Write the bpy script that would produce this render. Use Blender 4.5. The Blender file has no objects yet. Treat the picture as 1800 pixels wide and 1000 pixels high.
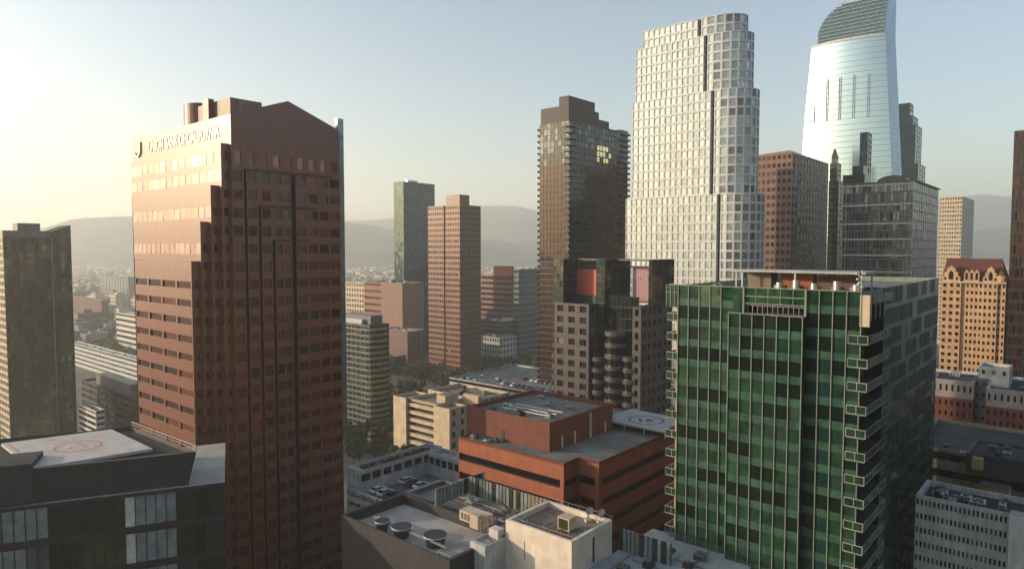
import bpy, math, random
from mathutils import Vector
random.seed(7)
R = math.radians
S = bpy.context.scene
COL = S.collection
# ---------------------------------------------------------------- camera, sky, sun, exposure
H = 100.0; PITCH = R(3.0); F = 1200.0
cam = bpy.data.objects.new('camera', bpy.data.cameras.new('camera')); COL.objects.link(cam)
cam.location = (0, 0, H); cam.rotation_euler = (R(90) - PITCH, 0, 0)
cam.data.lens = 24; cam.data.sensor_width = 36; cam.data.clip_start = 1; cam.data.clip_end = 60000
S.camera = cam
SUN_AZ = -88.0; SUN_EL = 12.0            # degrees right of the view direction, degrees up
SUN_POWER = 4.4; SKY_POWER = 0.15
W = bpy.data.worlds.new('World'); S.world = W; W.use_nodes = True
nt = W.node_tree; nt.nodes.clear()
o_ = nt.nodes.new('ShaderNodeOutputWorld'); bg = nt.nodes.new('ShaderNodeBackground'); sk = nt.nodes.new('ShaderNodeTexSky')
sk.sky_type = 'NISHITA'; sk.sun_disc = False; sk.sun_elevation = R(SUN_EL); sk.sun_rotation = R(SUN_AZ)
sk.altitude = 100; sk.air_density = 1.0; sk.dust_density = 2.0; sk.ozone_density = .85
bg.inputs[1].default_value = SKY_POWER
nt.links.new(sk.outputs[0], bg.inputs[0]); nt.links.new(bg.outputs[0], o_.inputs[0])
sl = bpy.data.lights.new('sun', 'SUN'); sl.energy = SUN_POWER; sl.angle = R(0.5); sl.color = (1.0, 0.77, 0.54)
so = bpy.data.objects.new('sun', sl); COL.objects.link(so); so.location = (-300, 0, 300)
sd = Vector((math.sin(R(SUN_AZ)) * math.cos(R(SUN_EL)), math.cos(R(SUN_AZ)) * math.cos(R(SUN_EL)), math.sin(R(SUN_EL))))
so.rotation_euler = sd.to_track_quat('Z', 'Y').to_euler()
S.view_settings.view_transform = 'Standard'; S.view_settings.look = 'None'
S.view_settings.exposure = 0.74; S.view_settings.gamma = 1.0
S.cycles.use_denoising = True; S.cycles.max_bounces = 6; S.cycles.glossy_bounces = 3; S.cycles.diffuse_bounces = 2
S.cycles.transmission_bounces = 3; S.cycles.transparent_max_bounces = 6; S.cycles.volume_bounces = 1
S.cycles.sample_clamp_indirect = 6
# ---------------------------------------------------------------- measuring helpers (a pixel column/row at a known distance)
def ray(px, py):
    u = (px - 900) / F; v = (500 - py) / F
    k = math.cos(PITCH) + v * math.sin(PITCH)
    return u / k, (v * math.cos(PITCH) - math.sin(PITCH)) / k
def XY(px, Y, py=437): return (ray(px, py)[0] * Y, Y)
def ZZ(py, Y): return H + ray(900, py)[1] * Y
# ---------------------------------------------------------------- materials
MT = {}
def _new(name):
    m = bpy.data.materials.new(name); m.use_nodes = True; MT[name] = m
    n = m.node_tree; return m, n, n.nodes['Principled BSDF']
def stone(name, col, rough=.75, var=.16, scale=.35, spec=.35, streak=.12, coat=0.0, cells=.06):
    col = tuple(c * .5 for c in col)
    m, n, b = _new(name)
    tc = n.nodes.new('ShaderNodeTexCoord')
    mp = n.nodes.new('ShaderNodeMapping'); mp.inputs['Scale'].default_value = (1, 1, .12)
    a = n.nodes.new('ShaderNodeTexNoise'); a.inputs['Scale'].default_value = scale; a.inputs['Detail'].default_value = 6
    c = n.nodes.new('ShaderNodeTexNoise'); c.inputs['Scale'].default_value = 1.6; c.inputs['Detail'].default_value = 4
    n.links.new(tc.outputs['Object'], a.inputs['Vector']); n.links.new(tc.outputs['Object'], mp.inputs['Vector'])
    n.links.new(mp.outputs[0], c.inputs['Vector'])
    def rng(src, amt):
        r = n.nodes.new('ShaderNodeMapRange'); r.inputs['From Min'].default_value = .3; r.inputs['From Max'].default_value = .7
        r.inputs['To Min'].default_value = 1 - amt; r.inputs['To Max'].default_value = 1 + amt
        n.links.new(src.outputs['Fac'], r.inputs['Value']); return r
    r1 = rng(a, var); r2 = rng(c, streak)
    mu = n.nodes.new('ShaderNodeMath'); mu.operation = 'MULTIPLY'
    n.links.new(r1.outputs[0], mu.inputs[0]); n.links.new(r2.outputs[0], mu.inputs[1])
    sn = n.nodes.new('ShaderNodeVectorMath'); sn.operation = 'SNAP'; sn.inputs[1].default_value = (1.7, 1.7, 1.33)
    ad = n.nodes.new('ShaderNodeVectorMath'); ad.inputs[1].default_value = (.213, .117, .171); wn = n.nodes.new('ShaderNodeTexWhiteNoise')
    n.links.new(tc.outputs['Object'], ad.inputs[0]); n.links.new(ad.outputs[0], sn.inputs[0]); n.links.new(sn.outputs[0], wn.inputs['Vector'])
    r3 = n.nodes.new('ShaderNodeMapRange'); r3.inputs['To Min'].default_value = 1 - cells; r3.inputs['To Max'].default_value = 1 + cells
    n.links.new(wn.outputs['Value'], r3.inputs['Value']); m4 = n.nodes.new('ShaderNodeMath'); m4.operation = 'MULTIPLY'
    n.links.new(mu.outputs[0], m4.inputs[0]); n.links.new(r3.outputs[0], m4.inputs[1]); mu = m4
    vm = n.nodes.new('ShaderNodeVectorMath'); vm.operation = 'SCALE'; vm.inputs[0].default_value = col
    n.links.new(mu.outputs[0], vm.inputs['Scale']); n.links.new(vm.outputs[0], b.inputs['Base Color'])
    b.inputs['Roughness'].default_value = rough; b.inputs['Specular IOR Level'].default_value = spec
    b.inputs['Coat Weight'].default_value = coat; b.inputs['Coat Roughness'].default_value = .3; b.inputs['Coat IOR'].default_value = 1.6
    return m
def glass(name, col, metal=.35, rough=.06, wave=.02, spec=.6, wscale=.12, vary=.25):
    m, n, b = _new(name)
    tc = n.nodes.new('ShaderNodeTexCoord')
    a = n.nodes.new('ShaderNodeTexNoise'); a.inputs['Scale'].default_value = wscale; a.inputs['Detail'].default_value = 3
    n.links.new(tc.outputs['Object'], a.inputs['Vector'])
    bp = n.nodes.new('ShaderNodeBump'); bp.inputs['Strength'].default_value = 1; bp.inputs['Distance'].default_value = wave * 10
    n.links.new(a.outputs['Fac'], bp.inputs['Height']); n.links.new(bp.outputs[0], b.inputs['Normal'])
    r = n.nodes.new('ShaderNodeMapRange'); r.inputs['From Min'].default_value = .3; r.inputs['From Max'].default_value = .7
    r.inputs['To Min'].default_value = 1 - vary; r.inputs['To Max'].default_value = 1 + vary
    c = n.nodes.new('ShaderNodeTexNoise'); c.inputs['Scale'].default_value = .5
    n.links.new(tc.outputs['Object'], c.inputs['Vector']); n.links.new(c.outputs['Fac'], r.inputs['Value'])
    vm = n.nodes.new('ShaderNodeVectorMath'); vm.operation = 'SCALE'; vm.inputs[0].default_value = col
    n.links.new(r.outputs[0], vm.inputs['Scale']); n.links.new(vm.outputs[0], b.inputs['Base Color'])
    b.inputs['Metallic'].default_value = metal; b.inputs['Roughness'].default_value = rough
    b.inputs['Specular IOR Level'].default_value = spec
    return m
def flat(name, col, rough=.6, metal=0.0):
    m, n, b = _new(name)
    b.inputs['Base Color'].default_value = (*col, 1); b.inputs['Roughness'].default_value = rough; b.inputs['Metallic'].default_value = metal
    return m
stone('red_granite', (.28, .078, .042), rough=.36, spec=.3, var=.08, coat=.42)
stone('red_granite_dull', (.20, .075, .05), rough=.4)
stone('rail_paint', (.62, .66, .52), rough=.5)
stone('rose_pane', (.40, .14, .085), rough=.3, spec=.4, coat=.7, cells=.12)  # pane colour near the granite's, standing for sky reflection washing out upper windows
stone('slot_shade', (.02, .012, .012), rough=.6)  # near black, paints the shade inside slots and along frame heads
glass('win_red', (.07, .02, .014), metal=.35, rough=.07)
glass('win_red_b', (.14, .035, .02), metal=.35, rough=.10)
glass('win_red_c', (.025, .009, .007), metal=.3, rough=.05)
glass('win_dusk', (.30, .13, .10), metal=.3, rough=.15)
glass('win_rose', (.34, .17, .11), metal=.5, rough=.28, wave=.001)
glass('dark_glass', (.022, .028, .028), metal=.3, rough=.05)
glass('dark_glass_b', (.05, .06, .052), metal=.4, rough=.08)
glass('olive_glass', (.06, .07, .028), metal=.4, rough=.1)
glass('mirror_green_a', (.030, .045, .034), metal=.8, rough=.04)
glass('mirror_green_b', (.11, .15, .10), metal=.85, rough=.05)
glass('mirror_green_c', (.14, .17, .10), metal=.8, rough=.07)
glass('gold_glass', (.25, .19, .07), metal=.5, rough=.12)
glass('brown_glass', (.05, .024, .016), metal=.3, rough=.08)
glass('glint_glass', (.95, .75, .40), metal=1, rough=.08)  # bright metal tint paints a golden reflection onto a few panes
glass('crown_glass', (.16, .22, .25), metal=.5, rough=.2, wave=0, vary=.1)
glass('copper_glass', (.08, .03, .015), metal=.35, rough=.12)
glass('teal_glass', (.045, .085, .095), metal=.5, rough=.08)
glass('teal_dark', (.018, .045, .052), metal=.25, rough=.08)
glass('grey_glass', (.27, .30, .30), metal=.5, rough=.12)
glass('grey_glass_b', (.13, .145, .15), metal=.5, rough=.1)
glass('beige_glass', (.46, .50, .48), metal=.45, rough=.25, wave=.001, vary=.1)  # pale sky reflection put into the front panes' colour
glass('beige_glass_b', (.40, .44, .43), metal=.45, rough=.22, wave=.001)
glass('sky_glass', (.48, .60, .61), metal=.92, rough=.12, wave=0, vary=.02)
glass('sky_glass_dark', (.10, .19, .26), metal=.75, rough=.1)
glass('blue_edge', (.2, .27, .29), metal=.5, rough=.15)
glass('green_a', (.016, .062, .032), metal=.45, rough=.06, wave=.03, spec=.9, vary=.4)
glass('green_b', (.022, .075, .036), metal=.45, rough=.06, wave=.03, spec=.9, vary=.4)
glass('green_c', (.026, .066, .045), metal=.45, rough=.06, wave=.03, spec=.9, vary=.4)
glass('green_spandrel', (.036, .092, .062), metal=.2, rough=.2, vary=.35)
glass('green_dark', (.008, .020, .012), metal=.4, rough=.05)
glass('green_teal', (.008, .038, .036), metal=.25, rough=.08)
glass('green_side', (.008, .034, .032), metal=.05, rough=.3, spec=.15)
glass('black_win', (.012, .012, .013), metal=.2, rough=.06)
glass('curtain_sheen', (.22, .26, .27), metal=.2, rough=.3)
glass('blind_sheen', (.55, .53, .48), metal=.0, rough=.5)
stone('mullion', (.34, .42, .32), rough=.5)
stone('yellow_slab', (.50, .42, .18), rough=.6)
stone('white_stone', (.90, .97, .98), rough=.5, var=.05, streak=.05)
stone('white_paint', (.95, .94, .88), rough=.6)
stone('pale_attic', (.42, .40, .39))
stone('warm_white', (1.15, 1.02, .86), rough=.6, streak=.06)
stone('cool_white', (.75, .80, .80), rough=.6, streak=.2)
stone('grey_panel', (.20, .22, .23), rough=.5)
stone('dark_panel', (.045, .045, .05), rough=.5)
stone('charcoal', (.07, .068, .075), rough=.7)
stone('grey_granite', (.145, .138, .138), rough=.4)
stone('brown_stone', (.36, .225, .165), rough=.5)
stone('brown_tower', (.25, .088, .048), rough=.45, spec=.5)
stone('black_brown', (.055, .038, .032), rough=.45)
stone('penthouse_brown', (.085, .07, .066), rough=.6)
stone('pink_concrete', (.42, .24, .19), rough=.7)
stone('dull_pink', (.28, .16, .14), rough=.7)
stone('brick', (.20, .065, .048), rough=.8)
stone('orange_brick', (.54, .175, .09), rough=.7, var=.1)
stone('shaded_orange', (.28, .09, .065), rough=.7, var=.1)  # orange brick darkened to paint shade on right faces, reveals and penthouse
stone('cream', (.88, .74, .54), rough=.7)
stone('peach', (.85, .56, .34), rough=.7)
stone('red_roof', (.20, .07, .05), rough=.8)
stone('tan_roof', (.36, .30, .24), rough=.9, scale=.15, var=.3)
stone('grey_roof', (.27, .30, .30), rough=.9, scale=.2, var=.35)
stone('dark_roof', (.06, .065, .075), rough=.9, scale=.2, var=.35)
stone('pale_roof', (.66, .65, .62), rough=.9, scale=.2, var=.2)
stone('pad_white', (.9, .85, .82), rough=.8, scale=.2, var=.1)
stone('pad_blue', (.55, .62, .66), rough=.8, scale=.2, var=.12)
stone('yellow_wall', (.55, .33, .10), rough=.7)
flat('dim_blind', (.17, .15, .12), .8); flat('red_paint', (.50, .16, .12)); flat('dark_paint', (.07, .08, .09)); flat('red_sign', (.45, .08, .05)); flat('pink_sign', (.33, .17, .2), .5)
flat('pale_letter', (.5, .5, .5)); flat('cream_letter', (.85, .78, .66), .28, .25)
flat('steel', (.35, .36, .36), .4, .6); flat('black', (.02, .02, .02), .5); flat('rubber', (.02, .02, .02), .9)
flat('bark', (.07, .05, .035), .9); flat('head_glass', (.7, .7, .65), .2)
for k_, c_ in (('car_white', (.75, .75, .73)), ('car_red', (.4, .03, .02)), ('car_grey', (.2, .21, .22)), ('car_blue', (.04, .07, .16)), ('car_black', (.02, .02, .025))): flat(k_, c_, .25, .2)
def leaf(name, col):
    m, n, b = _new(name)
    oi = n.nodes.new('ShaderNodeTexCoord'); a = n.nodes.new('ShaderNodeTexNoise'); a.inputs['Scale'].default_value = .45; a.inputs['Detail'].default_value = 3
    n.links.new(oi.outputs['Object'], a.inputs['Vector'])
    cr = n.nodes.new('ShaderNodeValToRGB'); cr.color_ramp.elements[0].position = .35; cr.color_ramp.elements[1].position = .65
    cr.color_ramp.elements[0].color = (col[0] * .6, col[1] * .65, col[2] * .7, 1); cr.color_ramp.elements[1].color = (col[0] * 1.35, col[1] * 1.3, col[2], 1)
    n.links.new(a.outputs['Fac'], cr.inputs[0]); n.links.new(cr.outputs[0], b.inputs['Base Color'])
    b.inputs['Roughness'].default_value = .8; b.inputs['Specular IOR Level'].default_value = .2
leaf('leaf_dark', (.045, .06, .03)); leaf('leaf_olive', (.09, .095, .03)); leaf('leaf_dry', (.13, .09, .05))
# ---------------------------------------------------------------- mesh helpers
class MB:
    def __init__(s): s.v = []; s.f = []; s.m = []; s.mats = []
    def mi(s, mat):
        if mat not in s.mats: s.mats.append(mat)
        return s.mats.index(mat)
    def quad(s, a, b, c, d, mat):
        i = len(s.v); s.v += [a, b, c, d]; s.f.append((i, i + 1, i + 2, i + 3)); s.m.append(s.mi(mat))
    def poly(s, pts, mat):
        i = len(s.v); s.v += list(pts); s.f.append(tuple(range(i, i + len(pts)))); s.m.append(s.mi(mat))
    def box(s, x0, x1, y0, y1, z0, z1, mat, top=None):
        p = [(x0, y0, z0), (x1, y0, z0), (x1, y1, z0), (x0, y1, z0), (x0, y0, z1), (x1, y0, z1), (x1, y1, z1), (x0, y1, z1)]
        i = len(s.v); s.v += p; k = s.mi(mat)
        for f in ((0, 1, 5, 4), (1, 2, 6, 5), (2, 3, 7, 6), (3, 0, 4, 7), (3, 2, 1, 0)): s.f.append(tuple(i + q for q in f)); s.m.append(k)
        s.f.append((i + 4, i + 5, i + 6, i + 7)); s.m.append(s.mi(top or mat))
    def prism(s, pts, z0, z1, mat, top=None, base=False, pts1=None):
        """pts counter-clockwise from above; z0/z1 numbers or lists"""
        n = len(pts); q = pts1 or pts
        za = z0 if isinstance(z0, (list, tuple)) else [z0] * n; zb = z1 if isinstance(z1, (list, tuple)) else [z1] * n
        for i in range(n):
            j = (i + 1) % n
            s.quad((*pts[i], za[i]), (*pts[j], za[j]), (*q[j], zb[j]), (*q[i], zb[i]), mat)
        if top is not False: s.poly([(*q[i], zb[i]) for i in range(n)], top or mat)
        if base: s.poly([(*pts[i], za[i]) for i in reversed(range(n))], mat)
    def bar(s, a, b, w, mat):
        a = Vector(a); b = Vector(b); d = (b - a).normalized(); h = Vector((0, 0, 1)) if abs(d.z) < .9 else Vector((1, 0, 0))
        x = d.cross(h).normalized() * w / 2; y = d.cross(x).normalized() * w / 2
        c = [a - x - y, a + x - y, a + x + y, a - x + y, b - x - y, b + x - y, b + x + y, b - x + y]
        i = len(s.v); s.v += [tuple(q) for q in c]; k = s.mi(mat)
        for f in ((0, 1, 5, 4), (1, 2, 6, 5), (2, 3, 7, 6), (3, 0, 4, 7), (3, 2, 1, 0), (4, 5, 6, 7)): s.f.append(tuple(i + q for q in f)); s.m.append(k)
    def cyl(s, x, y, z0, z1, r0, mat, n=20, r1=None, top=None):
        r1 = r0 if r1 is None else r1
        p = [(x + r0 * math.cos(2 * math.pi * k / n), y + r0 * math.sin(2 * math.pi * k / n)) for k in range(n)]
        q = [(x + r1 * math.cos(2 * math.pi * k / n), y + r1 * math.sin(2 * math.pi * k / n)) for k in range(n)]
        s.prism(p, z0, z1, mat, top, True, q)
    def ring(s, x, y, z, r0, r1, mat, n=40, sx=1.0):
        for k in range(n):
            a, b = 2 * math.pi * k / n, 2 * math.pi * (k + 1) / n
            s.quad((x + r0 * math.cos(a) * sx, y + r0 * math.sin(a), z), (x + r1 * math.cos(a) * sx, y + r1 * math.sin(a), z),
                   (x + r1 * math.cos(b) * sx, y + r1 * math.sin(b), z), (x + r0 * math.cos(b) * sx, y + r0 * math.sin(b), z), mat)
    def data(s, name):
        me = bpy.data.meshes.new(name); me.from_pydata([tuple(p) for p in s.v], [], s.f)
        for m in s.mats: me.materials.append(MT[m])
        me.polygons.foreach_set('material_index', s.m); me.update(); return me
    def build(s, name, parent=None):
        o = bpy.data.objects.new(name, s.data(name)); COL.objects.link(o)
        if parent: o.parent = parent
        return o
def empty(name, label, cat, loc, rz=0, group=None):
    o = bpy.data.objects.new(name, None); COL.objects.link(o); o.location = loc; o.rotation_euler = (0, 0, rz)
    o.empty_display_size = 2; tag(o, label, cat, group); return o
def tag(o, label, cat, group=None):
    o['label'] = label; o['category'] = cat
    if group: o['group'] = group
    return o
ANG = -40.8
BUILDINGS = []
rib = lambda fh, panes, hf=(.35, .85), nb=1, **k: dict(nb=nb, fh=fh, wf=(.0, 1.), hf=hf, d=.3, panes=panes, **k)
class Bld:
    """local frame: x runs right along the lit front, y runs back along the shaded side, (0,0) is the near corner"""
    def __init__(s, name, label, px, Y, py=437, cat='building', group=None, ang=ANG):
        s.c = XY(px, Y, py); s.a = R(ang); s.u = (math.cos(s.a), math.sin(s.a)); s.w = (-s.u[1], s.u[0])
        s.o = empty(name, label, cat, (s.c[0], s.c[1], 0), s.a, group); s.wins = []; BUILDINGS.append(s)
    def wxy(s, x, y): return (s.c[0] + x * s.u[0] + y * s.w[0], s.c[1] + x * s.u[1] + y * s.w[1])
    def lx(s, px, py=437, y=0):
        r = ray(px, py)[0]; cx, cy = s.wxy(0, y); return (r * cy - cx) / (s.u[0] - r * s.u[1])
    def ly(s, px, py=437, x=0):
        r = ray(px, py)[0]; cx, cy = s.wxy(x, 0); return (r * cy - cx) / (s.w[0] - r * s.w[1])
    def z(s, py, x=0, y=0): return ZZ(py, s.wxy(x, y)[1])
    def at(s, px, py, z):
        """local point of a pixel lying on the level z"""
        rx, rz = ray(px, py); Y = (z - H) / rz; X = rx * Y
        dx, dy = X - s.c[0], Y - s.c[1]; return (dx * s.u[0] + dy * s.u[1], dx * s.w[0] + dy * s.w[1])
    def mesh(s, name, mb, parent=None): return mb.build(name, parent or s.o)
    def facade(s, mb, p0, p1, z0, z1, nb, fh, mat, wf=(.15, .85), hf=(.3, .85), d=.25, panes=('dark_glass',), skip=None, pick=None, tilt=.012, jamb=None, name='window', top=0.0, group=1):
        dx, dy = p1[0] - p0[0], p1[1] - p0[1]; L = math.hypot(dx, dy); dx /= L; dy /= L; nx, ny = dy, -dx
        jm = jamb or mat
        def P(t, z, q=0): return (p0[0] + dx * t - nx * q, p0[1] + dy * t - ny * q, z)
        bw = L / nb; zt = z1 - top; nf = max(1, int((zt - z0) / fh + 1e-6)); lo = z0
        edges = []
        for j in range(nf):
            base = zt - (nf - j) * fh; wz0, wz1 = base + hf[0] * fh, base + hf[1] * fh
            if wz0 - lo > 1e-3: mb.quad(P(0, lo), P(L, lo), P(L, wz0), P(0, wz0), mat)
            t0 = 0
            for i in range(nb):
                if skip and skip(i, nf - 1 - j): continue
                a, b = (i + wf[0]) * bw, (i + wf[1]) * bw
                if a - t0 > 1e-3: mb.quad(P(t0, wz0), P(a, wz0), P(a, wz1), P(t0, wz1), mat)
                if d > 0:
                    mb.quad(P(a, wz0), P(a, wz0, d), P(a, wz1, d), P(a, wz1), jm); mb.quad(P(b, wz0, d), P(b, wz0), P(b, wz1), P(b, wz1, d), jm)
                    mb.quad(P(a, wz1, d), P(b, wz1, d), P(b, wz1), P(a, wz1), jm); mb.quad(P(a, wz0), P(b, wz0), P(b, wz0, d), P(a, wz0, d), jm)
                e, g = random.uniform(-tilt, tilt) * (b - a), random.uniform(-tilt, tilt) * (wz1 - wz0)
                pm = pick(i, nf - 1 - j) if pick else random.choice(panes)
                if random.random() < .07 and wf[1] - wf[0] < .8 and pm in ('black_win', 'brown_glass', 'dark_glass', 'dark_glass_b', 'grey_glass_b'): pm = 'dim_blind'
                s.wins.append((name, (P(a, wz0, d + e + g), P(b, wz0, d - e + g), P(b, wz1, d - e - g), P(a, wz1, d + e - g)), pm, (nx, ny)))
                t0 = b
            if L - t0 > 1e-3: mb.quad(P(t0, wz0), P(L, wz0), P(L, wz1), P(t0, wz1), mat)
            lo = wz1
        if z1 - lo > 1e-3: mb.quad(P(0, lo), P(L, lo), P(L, z1), P(0, z1), mat)
    def cap(s, mb, pts, z, mat, roof, h=.9, w=.5):
        """parapet ring and sunken roof on a convex outline (counter-clockwise)"""
        cx = sum(p[0] for p in pts) / len(pts); cy = sum(p[1] for p in pts) / len(pts); q = []
        for p in pts:
            d = math.hypot(p[0] - cx, p[1] - cy); k = max(.3, (d - w * 1.4) / d); q.append((cx + (p[0] - cx) * k, cy + (p[1] - cy) * k))
        n = len(pts)
        for i in range(n):
            j = (i + 1) % n
            mb.quad((*pts[i], z), (*pts[j], z), (*q[j], z), (*q[i], z), mat); mb.quad((*q[i], z), (*q[j], z), (*q[j], z - h), (*q[i], z - h), mat)
        mb.poly([(*p, z - h) for p in q], roof)
    def block(s, name, x0, x1, y0, y1, z0, z1, mat, front=None, right=None, left=None, roof='grey_roof', rise=.9, parent=None):
        mb = MB()
        for (p0, p1, spec) in (((x0, y0), (x1, y0), front), ((x1, y0), (x1, y1), right), ((x1, y1), (x0, y1), None), ((x0, y1), (x0, y0), left)):
            if spec: s.facade(mb, p0, p1, z0, z1, **{'mat': mat, **spec})
            else: mb.quad((*p0, z0), (*p1, z0), (*p1, z1), (*p0, z1), mat)
        rb = MB(); s.cap(rb, [(x0, y0), (x1, y0), (x1, y1), (x0, y1)], z1, mat, roof, h=rise)
        o = s.mesh(name, mb, parent); s.mesh('roof', rb, o if name != 'wall' else parent); return o
    def unit(s, x, y, z, w, l, h, mat='steel', name='vent_unit', parent=None):
        mb = MB(); mb.box(x, x + w, y, y + l, z, z + h, mat)
        for k in range(3): mb.box(x + w * (.1 + .3 * k), x + w * (.3 + .3 * k), y - .04, y, z + h * .2, z + h * .8, 'black')
        mb.cyl(x + w / 2, y + l / 2, z + h, z + h + .25, min(w, l) * .3, 'grey_panel', 12); return s.mesh(name, mb, parent)
def roof_clutter(b, x0, x1, y0, y1, z, n, seed=1, smax=3.0):
    rs = random.Random(seed)
    for k in range(n):
        w, l, h = rs.uniform(.8, smax), rs.uniform(.8, smax), rs.uniform(.6, smax * .6)
        b.unit(rs.uniform(x0, x1 - w), rs.uniform(y0, y1 - l), z, w, l, h, rs.choice(['steel', 'cool_white', 'grey_panel', 'charcoal']))
def text_mesh(txt, size, depth=.1):
    c = bpy.data.curves.new('t', 'FONT'); c.body = txt; c.size = size; c.extrude = depth; c.resolution_u = 2
    o = bpy.data.objects.new('t', c); COL.objects.link(o)
    me = bpy.data.meshes.new_from_object(o.evaluated_get(bpy.context.evaluated_depsgraph_get())); bpy.data.objects.remove(o); bpy.data.curves.remove(c)
    return me
def lettering(b, txt, x0, x1, y, z, h, mat, name='lettering', flatz=None, parent=None):
    """letters on the front plane (or lying on the level flatz) squeezed to x0..x1 and height h"""
    me = text_mesh(txt, 1, .03); xs = [v.co.x for v in me.vertices]; ys = [v.co.y for v in me.vertices]
    X0, X1, Y0, Y1 = min(xs), max(xs), min(ys), max(ys)
    for v in me.vertices:
        px = x0 + (v.co.x - X0) / (X1 - X0) * (x1 - x0); py = (v.co.y - Y0) / (Y1 - Y0) * h
        v.co = (px, y - v.co.z * 2 - .07, z + py) if flatz is None else (px, y + py, flatz + .02 + abs(v.co.z) * .1)
    me.materials.append(MT[mat]); o = bpy.data.objects.new(name, me); COL.objects.link(o); o.parent = parent or b.o; return o
#==SETTING==
# ---------------------------------------------------------------- ground, hills
def prof(pts, x):
    if x <= pts[0][0]: return pts[0][1]
    for (a, ya), (b, yb) in zip(pts, pts[1:]):
        if x <= b:
            t = (x - a) / (b - a); t = t * t * (3 - 2 * t); return ya + (yb - ya) * t
    return pts[-1][1]
from mathutils import noise as NZ
def asphalt():
    m, n, b = _new('ground')
    tc = n.nodes.new('ShaderNodeTexCoord')
    vo = n.nodes.new('ShaderNodeTexVoronoi'); vo.inputs['Scale'].default_value = .03
    no = n.nodes.new('ShaderNodeTexNoise'); no.inputs['Scale'].default_value = .004; no.inputs['Detail'].default_value = 8
    n.links.new(tc.outputs['Object'], vo.inputs['Vector']); n.links.new(tc.outputs['Object'], no.inputs['Vector'])
    cr = n.nodes.new('ShaderNodeValToRGB'); e = cr.color_ramp.elements; e[0].position = .3; e[0].color = (.035, .04, .03, 1); e[1].position = .75; e[1].color = (.13, .115, .10, 1)
    mx = n.nodes.new('ShaderNodeMath'); mx.operation = 'ADD'; sc = n.nodes.new('ShaderNodeSeparateColor')
    n.links.new(vo.outputs['Color'], sc.inputs[0]); m2 = n.nodes.new('ShaderNodeMath'); m2.operation = 'MULTIPLY_ADD'; m2.inputs[1].default_value = .35
    n.links.new(sc.outputs[0], m2.inputs[0]); n.links.new(no.outputs['Fac'], m2.inputs[2]); n.links.new(m2.outputs[0], cr.inputs[0])
    n.links.new(cr.outputs[0], b.inputs['Base Color']); b.inputs['Roughness'].default_value = .9
asphalt(); stone('hill', (.14, .15, .085), rough=.95, scale=.006, var=.5, streak=.0, cells=0); stone('asphalt', (.05, .05, .052), rough=.9); stone('pavement', (.22, .21, .2), rough=.9); flat('line_paint', (.6, .6, .55))
g = MB(); g.quad((-7300, -1800, 0), (7300, -1800, 0), (7300, 7400, 0), (-7300, 7400, 0), 'ground'); g = g.build('ground'); g['kind'] = 'structure'
def ridge(name, Y, dep, P_, amp, seed):
    mb = MB(); nx, ny = 240, 14; base = []
    for j in range(ny + 1):
        for i in range(nx + 1):
            px = -900 + 3600 * i / nx; t = j / ny; y = Y + dep * (t - .6) ; top = ZZ(prof(P_, px), Y)
            x = (px - 900) / F * Y
            nz2 = 1 - abs(NZ.noise(Vector((x * .0045 + seed, y * .0022, 5)))) * 2
            k = math.sin(min(1, t / .6) * math.pi / 2) ** 1.5 if t < .6 else math.cos((t - .6) / .4 * math.pi / 2)
            nz = NZ.fractal(Vector((x * .0016 + seed, y * .0016, 0)), 1, 2, 5)
            h = top * k + (nz * amp + (nz2 - .6) * amp * .9 * (1 - k)) * math.sin(math.pi * min(1, t + .12)) ; base.append((x, y, max(-1.0, h)))
    mb.v = base; mb.mats = ['hill']
    for j in range(ny):
        for i in range(nx):
            a = j * (nx + 1) + i; mb.f.append((a, a + 1, a + nx + 2, a + nx + 1)); mb.m.append(0)
    o = mb.build(name); o['kind'] = 'structure'
    for p in o.data.polygons: p.use_smooth = True
ridge('hills', 4300, 1700, [(-900, 420), (0, 428), (110, 408), (150, 394), (180, 383), (235, 380), (400, 384), (600, 388), (640, 394), (690, 404), (760, 414), (850, 420), (900, 426), (945, 420), (1200, 416), (1600, 412), (1720, 402), (1780, 410), (2700, 420)], 26, 3)
ridge('distant_hills', 6000, 1500, [(-900, 424), (200, 405), (500, 398), (620, 388), (690, 386), (760, 374), (850, 364), (905, 362), (950, 370), (1100, 384), (1500, 372), (1640, 352), (1720, 340), (1760, 345), (1800, 341), (2000, 372), (2700, 410)], 30, 9)
#==BUILDINGS==
# ================================================================ 1. red granite tower with the stepped corner
b = Bld('granite_tower', 'tall polished red granite tower with stepped corner layers and a gabled top', 405, 150, 200)
A = b.lx(232, 240); BB = b.ly(596, 210); zc = b.z(200); zp = b.z(178, 0, BB * .5); FH = 4.0
zt = [b.z(252), b.z(331, b.lx(367, 331)), b.z(393, b.lx(350, 393)), b.z(457, b.lx(335, 457))]
mb = MB(); red = ('win_red', 'win_red', 'win_red', 'win_red_b', 'win_red_c', 'win_red_c')
zrow = 122.0                                               # top of the first window storey
def rows_to(z0, z1): return z0
def redface(p0, p1, z0, z1, nb, wf, hf=(.28, .74), rose=False, **k):
    """floors are locked to one storey grid whatever the segment's own top is"""
    off = (z1 - zrow) % FH; b.facade(mb, p0, p1, z0, z1, nb, FH, 'red_granite', wf=wf, hf=hf, d=.02 if rose else .25, panes=('rose_pane',) if rose else red, top=off, **k)
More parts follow.
